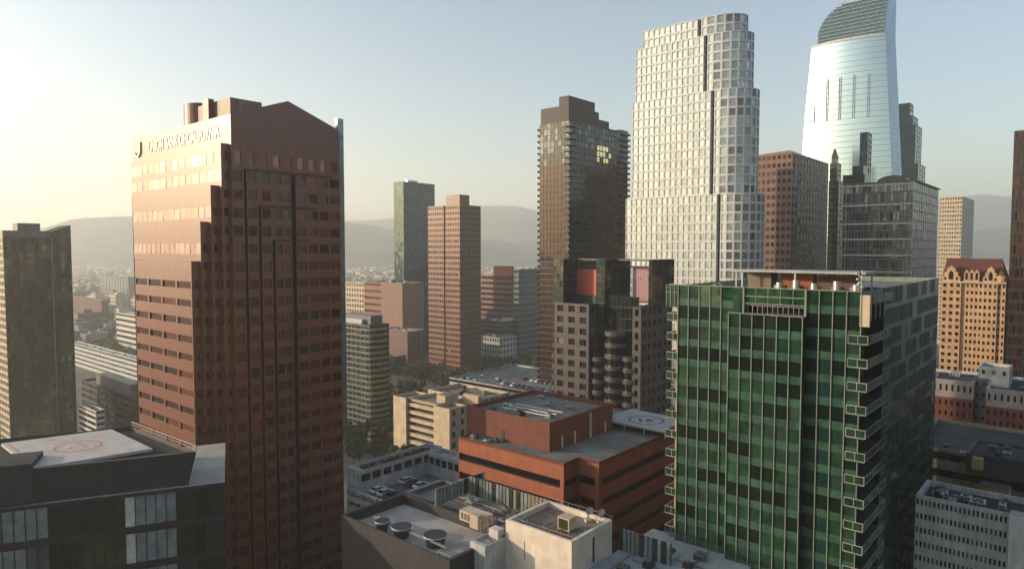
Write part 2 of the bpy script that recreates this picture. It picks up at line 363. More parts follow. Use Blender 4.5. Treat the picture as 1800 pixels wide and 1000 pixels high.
# front, main plane: blank sign band above, then the four layers
mb.quad((A, 0, zt[0] - .01), (0, 0, zt[0] - .01), (0, 0, zc), (A, 0, zc), 'red_granite')
T = 1.75; xr = [0] + [b.lx(p, q, -T * (k + 1)) for k, (p, q) in enumerate(((388, 260), (370, 335), (352, 398), (336, 462)))]
redface((xr[1], 0), (0, 0), 0, zt[0], 1, (.25, .8))
for k in range(1, 5):
    y = -T * k; ztop = zt[k - 1]; nxt = zt[k] if k < 4 else 0; xe = xr[k]; AL = b.lx(233 + k * .5, 400, y)
    ch = .35
    if k < 4:
        redface((AL, y), (xe, y), nxt, ztop, 14, (.05, .95), hf=(.2, .8), rose=True); redface((xr[k + 1], y), (xe, y), 0, nxt, 1, (.2, .8))
    else: redface((AL, y), (xe, y), 0, ztop, 4, (.05, .94), hf=(.32, .70))
    redface((xe, y), (xe, y + T), 0, ztop, 1, (.28, .84))
    mb.quad((AL, y, ztop), (xe, y, ztop), (xe, y + T, ztop), (AL, y + T, ztop), 'red_granite_dull'); mb.quad((AL, 0, 0), (AL, y, 0), (AL, y, ztop), (AL, 0, ztop), 'red_granite')
mb.quad((A, BB, 0), (A, 0, 0), (A, 0, zc), (A, BB, zc), 'red_granite')
mb.quad((0, BB, 0), (A, BB, 0), (A, BB, zc), (0, BB, zc), 'red_granite')
# side with the slots
sl_ = [(b.ly(428, 300), b.ly(433, 300), b.z(296)), (b.ly(454, 362), b.ly(459, 362), b.z(360)), (b.ly(479, 425), b.ly(484, 425), b.z(422)), (b.ly(511, 300), b.ly(519, 300), b.z(298))]
prev = 0; zsl = sl_[0][2]
b.facade(mb, (0, 0), (0, BB), zrow - FH, zrow, 9, FH, 'red_granite', wf=(.2, .72), hf=(.15, .85), d=.25, panes=('win_red_b', 'win_dusk')); mb.quad((0, 0, zrow), (0, BB, zrow), (0, BB, zc), (0, 0, zc), 'red_granite')
for k, (a, c, zs) in enumerate(sl_):
    redface((0, prev), (0, a), 0, zrow - FH, 2 if k == 3 else 1, (.1, .88), hf=(.2, .76)); dd = 1.3
    mb.quad((0, a, 0), (-dd, a, 0), (-dd, a, zs), (0, a, zs), 'slot_shade'); mb.quad((-dd, a, 0), (-dd, c, 0), (-dd, c, zs), (-dd, a, zs), 'slot_shade')
    mb.quad((-dd, c, 0), (0, c, 0), (0, c, zs), (-dd, c, zs), 'slot_shade'); mb.quad((-dd, a, zs), (-dd, c, zs), (0, c, zs), (0, a, zs), 'slot_shade')
    if zs < zrow - FH - .1: mb.quad((0, a, zs), (0, c, zs), (0, c, zrow - FH), (0, a, zrow - FH), 'red_granite')
    prev = c
redface((0, prev), (0, BB), 0, zrow - FH, 4, (.07, .9), hf=(.22, .74))
b.mesh('wall', mb)
gm = MB()                                                  # dark strips painting the shadow lines that head each nested frame
for (pa, pb, pz) in ((430, 583, 297), (457, 556, 361), (480, 541, 423)):
    ya, yb, z_ = b.ly(pa, pz), b.ly(pb, pz), b.z(pz); gm.box(.003, .3, ya, yb, z_, z_ + .28, 'slot_shade')
b.mesh('shadow_strip', gm)
rf = MB(); ym = BB / 2
rf.poly([(0, 0, zc), (0, BB, zc), (0, ym, zp)], 'red_granite'); rf.poly([(A, BB, zc), (A, 0, zc), (A, ym, zc + .5)], 'red_granite')
rf.quad((A, 0, zc), (0, 0, zc), (0, ym, zp), (A, ym, zc + .5), 'red_granite_dull'); rf.quad((0, BB, zc), (A, BB, zc), (A, ym, zc + .5), (0, ym, zp), 'red_granite_dull')
b.mesh('roof', rf)
ph = MB(); xp = b.lx(337, 200, 6); ph.cyl(xp, 9, zc - .5, zc + 7.2, 4.6, 'brown_tower', 32); ph.box(xp + 2, xp + 20, 6, 14, zc - .5, zc + 6.2, 'brown_stone'); ph.box(xp + 9, xp + 12, 4.6, 6, zc - .5, zc + 6.8, 'brown_tower')
b.mesh('penthouse', ph)
ge = MB(); ge.box(-1.6, -.9, BB + .003, BB + 1.9, 55, b.z(207, 0, BB), 'blue_edge'); b.mesh('glass_fin', ge)
zs = b.z(268, b.lx(262, 265)); xl, x2 = b.lx(262, 262), b.lx(386, 240)
lettering(b, 'UNION BANK OF CALIFORNIA', xl, x2, -.02, zc - 4.6, 3.0, 'cream_letter')
lg = MB(); x0 = b.lx(243, 265); 
for k in range(10):
    a0, a1 = R(200 + 16 * k), R(216 + 16 * k)
    lg.bar((x0 + 1.8 * math.cos(a0), -.2, zc - 3.4 + 1.5 * math.sin(a0)), (x0 + 1.8 * math.cos(a1), -.2, zc - 3.4 + 1.5 * math.sin(a1)), .45, 'cream_letter')
lg.bar((x0 + 1.8, -.2, zc - 3.4), (x0 + 1.8, -.2, zc - 1.2), .45, 'cream_letter'); b.mesh('emblem', lg)
# ================================================================ 2. dark glass tower at the left edge
b = Bld('glass_tower', 'dark mottled glass apartment tower at the left edge with a notched roofline', 4, 300, 400)
BB = b.ly(124, 400); zt_ = b.z(405); zr = b.z(402, 0, BB)
def pk(i, j):  # blotchy reflections painted by picking pane colours from noise
    n_ = NZ.fractal(Vector((i * .35, j * .16, 3)), 1, 2, 3) + random.uniform(-.12, .12) + (.25 if j > 24 else 0)
    return 'dark_glass' if n_ < -.2 else 'mirror_green_a' if n_ < .12 else 'mirror_green_b' if n_ < .36 else 'mirror_green_c' if n_ < .75 else 'gold_glass'
mb = MB(); b.facade(mb, (0, 0), (0, BB), 0, zt_ - 3, 18, 3.2, 'dark_glass', wf=(.03, .97), hf=(.08, .96), d=.05, pick=pk, tilt=.02)
b.facade(mb, (-16, 0), (0, 0), 0, zt_ - 3, 6, 3.2, 'cream', wf=(.1, .9), hf=(.3, .9), d=.1, panes=('gold_glass', 'olive_glass'))  # cream and gold put the sunlight on this flank into its colour
mb.quad((0, BB, 0), (-16, BB, 0), (-16, BB, zt_ - 3), (0, BB, zt_ - 3), 'dark_panel'); mb.quad((-16, BB, 0), (-16, 0, 0), (-16, 0, zt_ - 3), (-16, BB, zt_ - 3), 'dark_panel')
b.mesh('wall', mb)
rf = MB(); ym = b.ly(88, 400); yn = b.ly(100, 400)
rf.prism([(-16, 0), (0, 0), (0, ym), (-16, ym)], zt_ - 3, zt_, 'grey_glass_b', 'grey_roof'); rf.prism([(-16, ym), (0, ym), (0, BB), (-16, BB)], zt_ - 3, [zt_ - .6, zt_ - .6, zr + 1.6, zr + 1.6], 'dark_glass_b', 'dark_roof')
b.mesh('roof', rf); ph = MB(); ph.box(-9, -1.5, b.ly(32, 390), b.ly(72, 390), zt_, zt_ + 3.4, 'grey_panel'); b.mesh('penthouse', ph)
mm = MB(); yv = b.ly(92, 500); mm.box(.003, .5, yv, yv + .5, 0, zt_ - 3, 'brown_stone'); b.mesh('mullion', mm)
# ================================================================ 3. foreground helipad building
b = Bld('helipad_building', 'near dark glass block with a white helipad on its roof, bottom left', 395, 116.5, 847, ang=22.5)
zb = ZZ(847, 116.5); W_ = -52.0
def pk(i, j):  # pale reflections painted as curtain and blind colours, zoned by column
    q = b.wxy(W_ + (i + .5) * 52 / 34, 0); px = 900 + F * q[0] / q[1]
    if 205 < px < 222: return 'blind_sheen'
    if 205 < px < 292: return 'curtain_sheen' if random.random() < .75 else 'grey_glass_b'
    if 130 < px <= 205: return 'olive_glass' if j % 2 else 'dark_glass'
    if px < 72: return 'curtain_sheen' if random.random() < .7 else 'grey_glass_b'
    return random.choice(['dark_glass', 'black_win', 'dark_glass'])
mb = MB(); b.facade(mb, (W_, 0), (0, 0), 0, zb, 34, 6.2, 'dark_panel', wf=(.04, .96), hf=(.1, .9), d=.12, pick=pk, tilt=.02)
mb.quad((0, 0, 0), (0, 26, 0), (0, 26, zb), (0, 0, zb), 'dark_panel'); mb.quad((0, 26, 0), (W_, 26, 0), (W_, 26, zb), (0, 26, zb), 'dark_panel'); mb.quad((W_, 26, 0), (W_, 0, 0), (W_, 0, zb), (W_, 26, zb), 'dark_panel')
b.mesh('wall', mb); rf = MB(); rf.quad((W_, 0, zb), (0, 0, zb), (0, 26, zb), (W_, 26, zb), 'pale_roof'); b.mesh('roof', rf)
ztop = 65.4; F1 = b.at(345, 794, ztop); F0 = b.at(58, 823, ztop); K1 = b.at(232, 750, ztop); K0 = (K1[0] - 34, K1[1] - .8)
F00 = (F0[0] - 16, F0[1] - .4)
up = [F00, F1, K1, (K0[0], K0[1])]; lo = [(F00[0], .8), (b.lx(331, 850, .8), .8), (K1[0] - .8, K1[1] - .6), (K0[0], K0[1])]
pb = MB(); pb.prism(lo, zb + .01, ztop, 'charcoal', False, pts1=up)
pb.quad((*F00, ztop), (*F1, ztop), (F1[0] - .6, F1[1] + .8, ztop), (F00[0], F00[1] + .8, ztop), 'dark_panel')
pb.poly([(*F00, ztop - .7), (*F1, ztop - .7), (*K1, ztop - .7), (*K0, ztop - .7)], 'dark_roof')
b.mesh('parapet', pb)
hp = MB(); zp_ = ztop + .05; c0 = b.at(58, 822, zp_); c1 = b.at(268, 788, zp_); c2 = b.at(196, 754, zp_); c3 = b.at(2, 779, zp_)
hp.prism([c0, c1, c2, c3], zp_ - .5, zp_, 'pad_white'); hpo = b.mesh('helipad', hp)
mk = MB(); cx, cy = b.at(138, 784, zp_); mk.ring(cx, cy, zp_ + .012, 3.3, 3.7, 'red_paint')
tri = [(cx + 1.9 * math.cos(R(a)), cy + 1.9 * math.sin(R(a))) for a in (90, 210, 330)]; tr2 = [(cx + 1.3 * math.cos(R(a)), cy + 1.3 * math.sin(R(a))) for a in (90, 210, 330)]
for k in range(3): j = (k + 1) % 3; mk.quad((*tri[k], zp_ + .012), (*tri[j], zp_ + .012), (*tr2[j], zp_ + .012), (*tr2[k], zp_ + .012), 'red_paint')
e0 = b.at(58, 815, zp_); e1 = b.at(12, 779, zp_); e2 = b.at(15, 779, zp_); e3 = b.at(62, 815, zp_); mk.poly([(*p, zp_ + .012) for p in (e0, e3, e2, e1)], 'red_paint'); b.mesh('pad_marking', mk, hpo)
rl = MB()                                                  # safety fence along the right rim
for k in range(15):
    t = k / 14; x = F1[0] + (K1[0] - F1[0]) * t; y = F1[1] + (K1[1] - F1[1]) * t; rl.bar((x, y, ztop), (x, y, ztop + 1.0), .12, 'cream')
rl.bar((*F1, ztop + 1.0), (*K1, ztop + 1.0), .12, 'cream'); rl.bar((*F1, ztop + .5), (*K1, ztop + .5), .08, 'cream'); b.mesh('railing', rl)
q0 = b.at(-80, 850, ztop + .9); bx = MB(); bx.box(F0[0] - 14, F0[0] - .1, F0[1] - .3, F0[1] + 7, zb + .5, ztop + .9, 'charcoal', 'dark_roof'); b.mesh('stair_block', bx)
# ================================================================ 4. balcony tower behind the granite tower
b = Bld('balcony_tower', 'slim green glass tower with stacked curved balconies coloured sunlit yellow beside the granite tower', 650, 350, 580)
BB = b.ly(684, 580); A = b.lx(588, 580); zt_ = b.z(572); z0 = b.z(772)
f_ = dict(fh=3.0, wf=(.05, .95), hf=(.25, .95), d=.3, panes=('green_dark', 'dark_glass', 'green_teal', 'olive_glass'))
b.block('wall', A, 0, 0, BB, 0, zt_, 'grey_panel', front=dict(nb=8, **f_), right=dict(nb=5, **f_), roof='dark_roof', parent=b.o)
nfl = int((zt_ - z0) / 3)
def arc(cx, cy, rx, ry, a0, a1, n): return [(cx + rx * math.cos(R(a0 + (a1 - a0) * k / n)), cy + ry * math.sin(R(a0 + (a1 - a0) * k / n))) for k in range(n + 1)]
for k in range(nfl):
    z_ = zt_ - 3 * (k + 1) + .2
    m_ = MB(); p = arc(.2, BB * .42, 2.6, BB * .5, -85, 85, 8); m_.prism(p, z_, z_ + 1.05, 'yellow_slab', base=True); b.mesh('balcony', m_)  # yellow sunlight put into the colour of the cream slabs
    m_ = MB(); m_.box(A + .5, A + 8, -1.5, -.003, z_, z_ + 1.0, 'dull_pink'); b.mesh('balcony', m_)
    m_ = MB(); m_.box(-6.5, .2, -.9, -.003, z_, z_ + .35, 'mullion'); b.mesh('balcony', m_)
b.block('podium', A - 4, 4.5, -5, BB + 3, 0, z0, 'dark_panel', front=rib(3.4, ('black_win',), (.3, .8), 5), right=rib(3.4, ('black_win',), (.3, .8), 5), roof='dark_roof')
ph = MB(); ph.box(A + 3, -3, 3, BB - 2, zt_, zt_ + 4.5, 'grey_panel'); ph.box(A + 6, -8, 1, 3, zt_, zt_ + 2.5, 'cool_white'); b.mesh('penthouse', ph)
# ================================================================ 5. mid-distance towers
def simple(name, label, px, Y, py, lpx, rpx, mat, front, right, roof='grey_roof', pen=None, cat='building', group=None, z0=0, clutter=3):
    b = Bld(name, label, px, Y, py, cat, group); A = b.lx(lpx, py); BB = b.ly(rpx, py); zt = b.z(py)
    b.block('wall', A, 0, 0, BB, z0, zt, mat, front=front, right=right, roof=roof, parent=b.o)
    if pen:
        m_ = MB(); m_.box(A * pen[1], A * pen[0], BB * pen[2], BB * pen[3], zt - .9, zt + pen[4], pen[5]); b.mesh('penthouse', m_)
    if clutter: roof_clutter(b, A * .95, -.5, .5, BB * .95, zt - .9, clutter, seed=int(px + py), smax=min(4, BB * .3))
    return b, A, BB, zt
grd = lambda nb, fh, panes, wf=(.2, .8), hf=(.25, .8), d=.3, **k: dict(nb=nb, fh=fh, wf=wf, hf=hf, d=d, panes=panes, **k)
simple('teal_tower', 'far slim teal glass tower, flat topped, behind the brown tower', 709, 620, 319, 692, 764, 'teal_dark', grd(5, 4.2, ('teal_glass',), (.04, .96), (.1, .95), .05), grd(9, 4.2, ('teal_dark', 'teal_dark', 'teal_glass'), (.04, .96), (.1, .95), .05), pen=(.2, .5, .2, .5, 2, 'steel'))
simple('pink_block', 'dull pink windowless block in front of the teal tower', 707, 590, 498, 640, 745, 'pink_concrete', dict(nb=1, fh=6, wf=(0, .45), hf=(.4, .8), d=.2, panes=('win_red_b',)), None, 'pale_roof', clutter=6)
simple('cream_block', 'small sunlit cream block left of the pink block', 640, 640, 497, 604, 650, 'cream', grd(8, 5, ('olive_glass', 'grey_glass_b')), None, 'pale_roof')
simple('low_pink_building', 'low red-brown block below the pink block, against the brown tower', 716, 560, 583, 668, 748, 'dull_pink', None, grd(4, 5, ('win_red',), (.3, .7)), 'pale_roof')
simple('striped_building', 'red office block with dark horizontal window stripes right of the brown tower', 900, 640, 485, 846, 905, 'brown_tower', rib(5.2, ('black_win', 'brown_glass'), (.3, .75)), None, 'dull_pink', pen=(0.02, .62, .1, .8, 9, 'orange_brick'))
simple('green_office', 'pale green glass office block beside the red striped block', 912, 610, 474, 903, 950, 'grey_panel', rib(5, ('teal_glass',)), grd(8, 5, ('teal_glass', 'teal_dark'), (.02, .98), (.3, .9), .1), 'grey_roof')
simple('low_white_building', 'low pale building at the foot of the striped block', 878, 575, 594, 838, 908, 'cool_white', grd(9, 5, ('dark_glass', 'black_win')), grd(5, 5, ('dark_glass',)), 'tan_roof')
simple('low_grey_building', 'low wide grey building with layered roof below the striped block', 885, 600, 565, 840, 930, 'grey_granite', rib(4, ('dark_glass',)), rib(4, ('dark_glass',)), 'pale_roof')
# brown tower
b = Bld('brown_tower', 'slender rust brown office tower with a raised central shaft, in the mid distance', 808, 526, 360)
A = b.lx(752, 360); BB = b.ly(845, 360); zt_ = b.z(360); xs = b.lx(781, 360); mb = MB(); g_ = dict(fh=4.3, hf=(.26, .8), d=.3, panes=('brown_glass', 'copper_glass', 'win_red'))
b.facade(mb, (A, 0), (xs - .8, 0), 0, zt_, 7, mat='brown_tower', wf=(.14, .86), **g_); b.facade(mb, (xs + .8, 0), (0, 0), 0, zt_, 6, mat='brown_tower', wf=(.14, .86), **g_)
for p0, p1 in (((xs - .8, 0), (xs - .8, 2)), ((xs - .8, 2), (xs + .8, 2)), ((xs + .8, 2), (xs + .8, 0))): mb.quad((*p0, 0), (*p1, 0), (*p1, zt_), (*p0, zt_), 'slot_shade')  # slot faces near black, recess shade put into their colour
b.facade(mb, (0, 0), (0, BB), 0, zt_, 12, mat='brown_tower', wf=(.14, .86), **g_)
ax = A - 9; ay = 12.0
b.facade(mb, (ax, ay), (A, 0), 0, zt_, 4, mat='brown_tower', wf=(.14, .86), **g_)
mb.quad((0, BB, 0), (ax, BB, 0), (ax, BB, zt_), (0, BB, zt_), 'brown_tower'); mb.quad((ax, BB, 0), (ax, ay, 0), (ax, ay, zt_), (ax, BB, zt_), 'brown_tower')
b.mesh('wall', mb); rf = MB(); rf.poly([(A, 0, zt_), (0, 0, zt_), (0, BB, zt_), (ax, BB, zt_), (ax, ay, zt_)], 'grey_roof'); b.mesh('roof', rf)
ph = MB(); ph.box(b.lx(784, 342), -.003, .003, b.ly(825, 342), zt_ + .01, b.z(342), 'brown_tower'); b.mesh('shaft', ph)
# ================================================================ 6. dark brown tower with balconies
b = Bld('dark_tower', 'tall black-brown residential tower with edge balconies and a stepped blank penthouse', 1000, 330, 215)
A = b.lx(949, 215); BB = b.ly(1090, 215); zt_ = b.z(212); fh = 2.95
nb_ = 17
def pk(i, j):  # copper and gold panes put the face's reflections into colour
    if 2 < j < 6 and 8 < i < 14 and random.random() < .6: return 'glint_glass'
    if j < 4: return random.choice(['grey_glass_b', 'dark_glass_b', 'gold_glass' if i > nb_ * .55 and random.random() < .5 else 'dark_glass'])
    if i > nb_ * .55: return random.choice(['copper_glass', 'brown_glass', 'brown_glass', 'brown_glass'])
    return random.choice(['black_win', 'dark_glass', 'black_win'])
def pf(i, j): return random.choice(['grey_glass_b', 'dark_glass_b']) if j < 7 else random.choice(['brown_glass', 'win_red', 'brown_glass', 'brown_glass'])
b.block('wall', A, 0, 0, BB, 0, zt_, 'black_brown', front=dict(nb=8, fh=fh, wf=(.03, .97), hf=(.16, .97), d=.15, pick=pf, tilt=.004), right=dict(nb=nb_, fh=fh, wf=(.03, .97), hf=(.14, .97), d=.15, pick=pk, tilt=.004), roof='dark_roof', parent=b.o)
zz = zt_; k = 0
while zz > 20 and k < 48:
    zz -= fh; k += 1
    m_ = MB(); m_.box(A - 1.9, A - .003, .5, 6, zz, zz + .25, 'penthouse_brown'); m_.box(A - 1.9, A - 1.8, .5, 6, zz + .25, zz + 1.2, 'dark_glass_b'); b.mesh('balcony', m_)
    m_ = MB(); m_.box(-2.2, 1.7, -1.5, -.003, zz, zz + .25, 'penthouse_brown'); m_.box(.003, 1.7, -.003, 4.5, zz, zz + .25, 'penthouse_brown'); m_.box(-2.2, 1.7, -1.5, -1.42, zz + .25, zz + 1.2, 'dark_glass_b'); b.mesh('balcony', m_)
ph = MB(); zq = b.z(170); y1 = b.ly(1048, 190); x1 = b.lx(981, 180)
ph.box(A + .3, -.4, .4, b.ly(1054, 190), zt_, b.z(184), 'penthouse_brown'); ph.box(x1, -.8, .8, y1, b.z(184), b.z(167), 'penthouse_brown')
ph.box(A + .6, -.8, b.ly(1054, 190), b.ly(1073, 200), zt_, b.z(196), 'penthouse_brown'); ph.box(A + .9, -1.2, b.ly(1073, 200), b.ly(1088, 210), zt_, b.z(208), 'penthouse_brown')
ph.box(x1 + 2, -3, y1 - 8, y1 - 1, b.z(167), b.z(167) + .8, 'steel'); b.mesh('penthouse', ph)
b.block('side_wing', -12, 0, BB + .003, b.ly(1104, 230), 0, b.z(228, 0, BB), 'black_brown', right=dict(nb=3, fh=fh, wf=(.05, .95), hf=(.3, .95), d=.15, panes=('dark_glass', 'teal_dark')), roof='teal_dark')
zz = b.z(228, 0, BB) + .2
for k in range(20):
    zz -= fh; m_ = MB(); m_.box(.003, 1.6, BB + 1, BB + 8, zz, zz + .25, 'penthouse_brown'); m_.box(1.5, 1.6, BB + 1, BB + 8, zz + .25, zz + 1.1, 'teal_dark'); b.mesh('balcony', m_)
# ================================================================ 7. white stepped tower
b = Bld('white_tower', 'tall white gridded office tower that steps outward and ends in a rounded side', 1228, 300, 32)
tiers = [(1130, 1226, 1302, 32), (1118, 1237, 1313, 62), (1112, 1249, 1324, 172), (1100, 1260, 1336, 337)]
zbot = 0; N_ = 4
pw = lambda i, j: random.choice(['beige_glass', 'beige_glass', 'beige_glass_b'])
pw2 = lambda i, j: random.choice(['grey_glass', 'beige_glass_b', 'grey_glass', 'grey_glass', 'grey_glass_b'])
ZT = b.z(33); zts = [ZT - 4.0 * round((ZT - b.z(t[3], 0, -1.0 * i)) / 4.0) for i, t in enumerate(tiers)]
for k, (l_, s_, r_, yt) in enumerate(tiers):
    yf = -1.0 * k; Bk = 18 + 1.6 * k; xs = b.lx(s_, yt + 20, yf); xl = b.lx(l_, yt + 20, yf); zt_ = zts[k]; zl = zts[k + 1] if k < 3 else 0
    mb = MB(); x3 = xs + 1.7; x4 = x3 + 2.4; fh = 4.0; off = 0
    kw = dict(fh=4.0, hf=(.14, .9), d=.35, top=off)
    b.facade(mb, (xl, yf), (xs, yf), zl, zt_, max(6, round((xs - xl) / 2.65)), mat='white_stone', wf=(.13, .87), pick=pw, **kw)
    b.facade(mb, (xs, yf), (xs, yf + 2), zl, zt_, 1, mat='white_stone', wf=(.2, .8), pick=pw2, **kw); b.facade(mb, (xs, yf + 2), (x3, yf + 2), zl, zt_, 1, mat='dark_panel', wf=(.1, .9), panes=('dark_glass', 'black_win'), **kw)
    mb.quad((x3, yf + 2, zl), (x3, yf, zl), (x3, yf, zt_), (x3, yf + 2, zt_), 'white_stone')
    b.facade(mb, (x3, yf), (x4, yf), zl, zt_, 1, mat='white_stone', wf=(.2, .8), pick=pw, **kw)
    best = None
    for t in range(5, 160):                                  # radius that puts the rounded side's edge where it belongs
        rr = t * .1; p = arc(x4, yf + Bk / 2, rr, Bk / 2, -90, 90, 12)
        e = max(900 + F * b.wxy(*q)[0] / b.wxy(*q)[1] * .985 for q in p)
        if best is None or abs(e - r_) < best[0]: best = (abs(e - r_), rr)
    p = arc(x4, yf + Bk / 2, best[1], Bk / 2, -90, 90, 11)
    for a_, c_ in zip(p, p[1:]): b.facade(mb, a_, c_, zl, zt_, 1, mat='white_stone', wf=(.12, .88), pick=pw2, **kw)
    mb.quad((x4, yf + Bk, zl), (xl, yf + Bk, zl), (xl, yf + Bk, zt_), (x4, yf + Bk, zt_), 'white_stone'); b.facade(mb, (xl, yf + Bk), (xl, yf), zl, zt_, 7, mat='white_stone', wf=(.13, .87), pick=pw, **kw)
    b.mesh('wall', mb); rf = MB(); rf.poly([(xl, yf, zt_), (xs, yf, zt_), (xs, yf + 2, zt_), (x3, yf + 2, zt_), (x3, yf, zt_)] + [(*q, zt_) for q in p] + [(xl, yf + Bk, zt_)], 'white_stone'); b.mesh('roof', rf)
#==B8==
# ================================================================ 8. black and granite building with the crown of dark prisms
b = Bld('crown_building', 'grey granite building with square windows, curved balconies and a dark glass crown', 1035, 240, 535)
z1 = b.z(535); zc = b.z(456); A = b.lx(975, 535); R1 = b.ly(1046, 535)
sq = lambda nb, n0=None: dict(nb=nb, fh=3.95, wf=(.24, .8), hf=(.22, .78), d=.4, panes=('black_win', 'win_red_c', 'brown_glass'))
b.block('wall', A, 0, 0, R1 + 16, 0, z1, 'grey_granite', front=sq(3), right=dict(nb=4, fh=3.95, wf=(.3, .7), hf=(.22, .78), d=.4, panes=('black_win',)), roof='dark_roof', parent=b.o)
XR = b.lx(1127, 535, 2)                                      # right wing stands on the same front line
yr = 2; BR = 24
b.block('wing', b.lx(1112, 535, yr), XR, yr, BR, 0, z1, 'grey_granite', front=dict(nb=1, fh=3.95, wf=(.3, .7), hf=(.22, .78), d=.4, panes=('black_win',)), right=dict(nb=6, fh=3.95, wf=(.25, .8), hf=(.22, .78), d=.4, panes=('black_win', 'win_red_c')), roof='dark_roof')
mb = MB(); xm = b.lx(1112, 535, yr); b.facade(mb, (.003, 6.5), (xm - .003, 6.5), 0, z1 + 3, 9, 3.95, 'dark_panel', wf=(.03, .97), hf=(.05, .97), d=.05, panes=('black_win', 'dark_glass', 'green_dark')); b.mesh('glass_core', mb)
for (p_, w_, ytop, rr) in ((1055, 0, 626, 3.6), (1083, 0, 582, 4.0), (1110, 0, 626, 3.4)):
    cy = 3.4 if p_ == 1083 else 4.4; cx = b.lx(p_, 620, cy); zz = b.z(ytop, cx, cy); dk = MB(); p = arc(cx, cy, rr - .5, rr - .5, 180, 360, 10); dk.prism(p + [(cx + rr - .5, 7), (cx - rr + .5, 7)], 0, zz - .2, 'black_win', 'dark_roof'); b.mesh('glass_bay', dk)
    while zz > 30:
        m_ = MB(); p = arc(cx, cy, rr, rr, 180, 360, 12); m_.prism(p, zz - 1.5, zz, 'grey_granite', base=True); b.mesh('balcony', m_); zz -= 3.95
cxl = A; zz = b.z(572)
for k in range(8):
    if zz < 30: break
    m_ = MB(); rr = 2.2 + min(3, k) * .5; p = arc(A - .2, 6, rr, 5.5, 130, 262, 8); m_.prism([(A - .003, 1)] + [] + [(A - .003, 11)] + p, zz - 1.4, zz, 'grey_granite', base=True); b.mesh('balcony', m_); zz -= 3.95
def crown(pl, pc, pr, y0, z0_, zt__, lit='green_spandrel'):
    yo = y0; xa = b.lx(pl, 500, yo); xb = b.lx(pc, 500, yo); mb = MB()
    cxy = b.wxy(xb, yo); r_ = ray(pr, 500)[0]; BBk = (r_ * cxy[1] - cxy[0]) / (b.w[0] - r_ * b.w[1])
    b.facade(mb, (xa, yo), (xb, yo), z0_, zt__, 3, 2.6, 'dark_panel', wf=(.06, .94), hf=(.06, .94), d=.05, panes=('green_teal', 'olive_glass', 'dark_glass_b'), name='window')  # greener panes than the side's, the lit front put into colour
    b.facade(mb, (xb, yo), (xb, yo + BBk), z0_, zt__, 4, 2.6, 'dark_panel', wf=(.04, .96), hf=(.04, .96), d=.05, panes=('black_win', 'dark_glass'))
    mb.quad((xb, yo + BBk, z0_), (xa, yo + BBk, z0_), (xa, yo + BBk, zt__), (xb, yo + BBk, zt__), 'dark_panel'); mb.quad((xa, yo + BBk, z0_), (xa, yo, z0_), (xa, yo, zt__), (xa, yo + BBk, zt__), 'dark_panel')
    mb.quad((xa, yo, zt__), (xb, yo, zt__), (xb, yo + BBk, zt__), (xa, yo + BBk, zt__), 'dark_roof'); b.mesh('crown_shaft', mb); return xb, yo + BBk
crown(973, 990, 1016, 3, z1 - 1, zc); crown(1048, 1063, 1108, 5, z1 - 12, zc); crown(1140, 1147, 1185, 9, z1 - 1, zc)
def panel(pa, pb_, pya, pyb, y, mat, nm):
    xa, xb = b.lx(pa, 490, y), b.lx(pb_, 490, y); m_ = MB(); m_.box(xa, xb, y, y + .4, b.z(pyb, xa, y), b.z(pya, xa, y), mat); return b.mesh(nm, m_), xa, xb
panel(1014, 1050, 473, 517, 10, 'red_sign', 'red_panel'); panel(1014, 1050, 517, 534, 9.8, 'dark_panel', 'recess_panel'); o, xa, xb = panel(1112, 1142, 470, 531, 12, 'pink_sign', 'pink_panel')
lettering(b, 'FSTRA', xa + .8, xb - .6, 11.95, b.z(492, xa, 12), 1.9, 'pale_letter', parent=o)
fr = MB(); xa, xb = b.lx(975, 460, 11), b.lx(1150, 460, 11); fr.box(xa, xb, 11, 11.6, zc - 3, zc - 2.3, 'dark_panel'); fr.box(xa, xb, 13, 13.6, zc - .6, zc, 'grey_panel'); b.mesh('crown_beam', fr)
# ================================================================ 9. brown gridded tower
b, A, BB, zt_ = simple('gridded_tower', 'square brown stone tower with a deep window grid and low sloped roof', 1393, 370, 268, 1322, 1457, 'brown_stone',
    grd(8, 4.3, ('brown_glass', 'copper_glass', 'win_red'), (.16, .84), (.25, .78)), grd(12, 4.3, ('black_win', 'dark_glass', 'brown_glass'), (.16, .84), (.25, .78)), clutter=0)
rf = MB(); zr = zt_ + 4.8; rf.poly([(A, .3, zt_ + .02), (-.3, .3, zt_ + .02), (A * .45, BB * .4, zr)], 'yellow_wall'); rf.poly([(-.3, .3, zt_ + .02), (-.3, BB - .3, zt_ + .02), (A * .45, BB * .6, zr), (A * .45, BB * .4, zr)], 'brown_stone'); rf.poly([(-.3, BB - .3, zt_ + .02), (A, BB - .3, zt_ + .02), (A * .45, BB * .6, zr)], 'brown_stone'); rf.poly([(A, BB - .3, zt_ + .02), (A, .3, zt_ + .02), (A * .45, BB * .4, zr), (A * .45, BB * .6, zr)], 'brown_stone'); b.mesh('sloped_roof', rf)
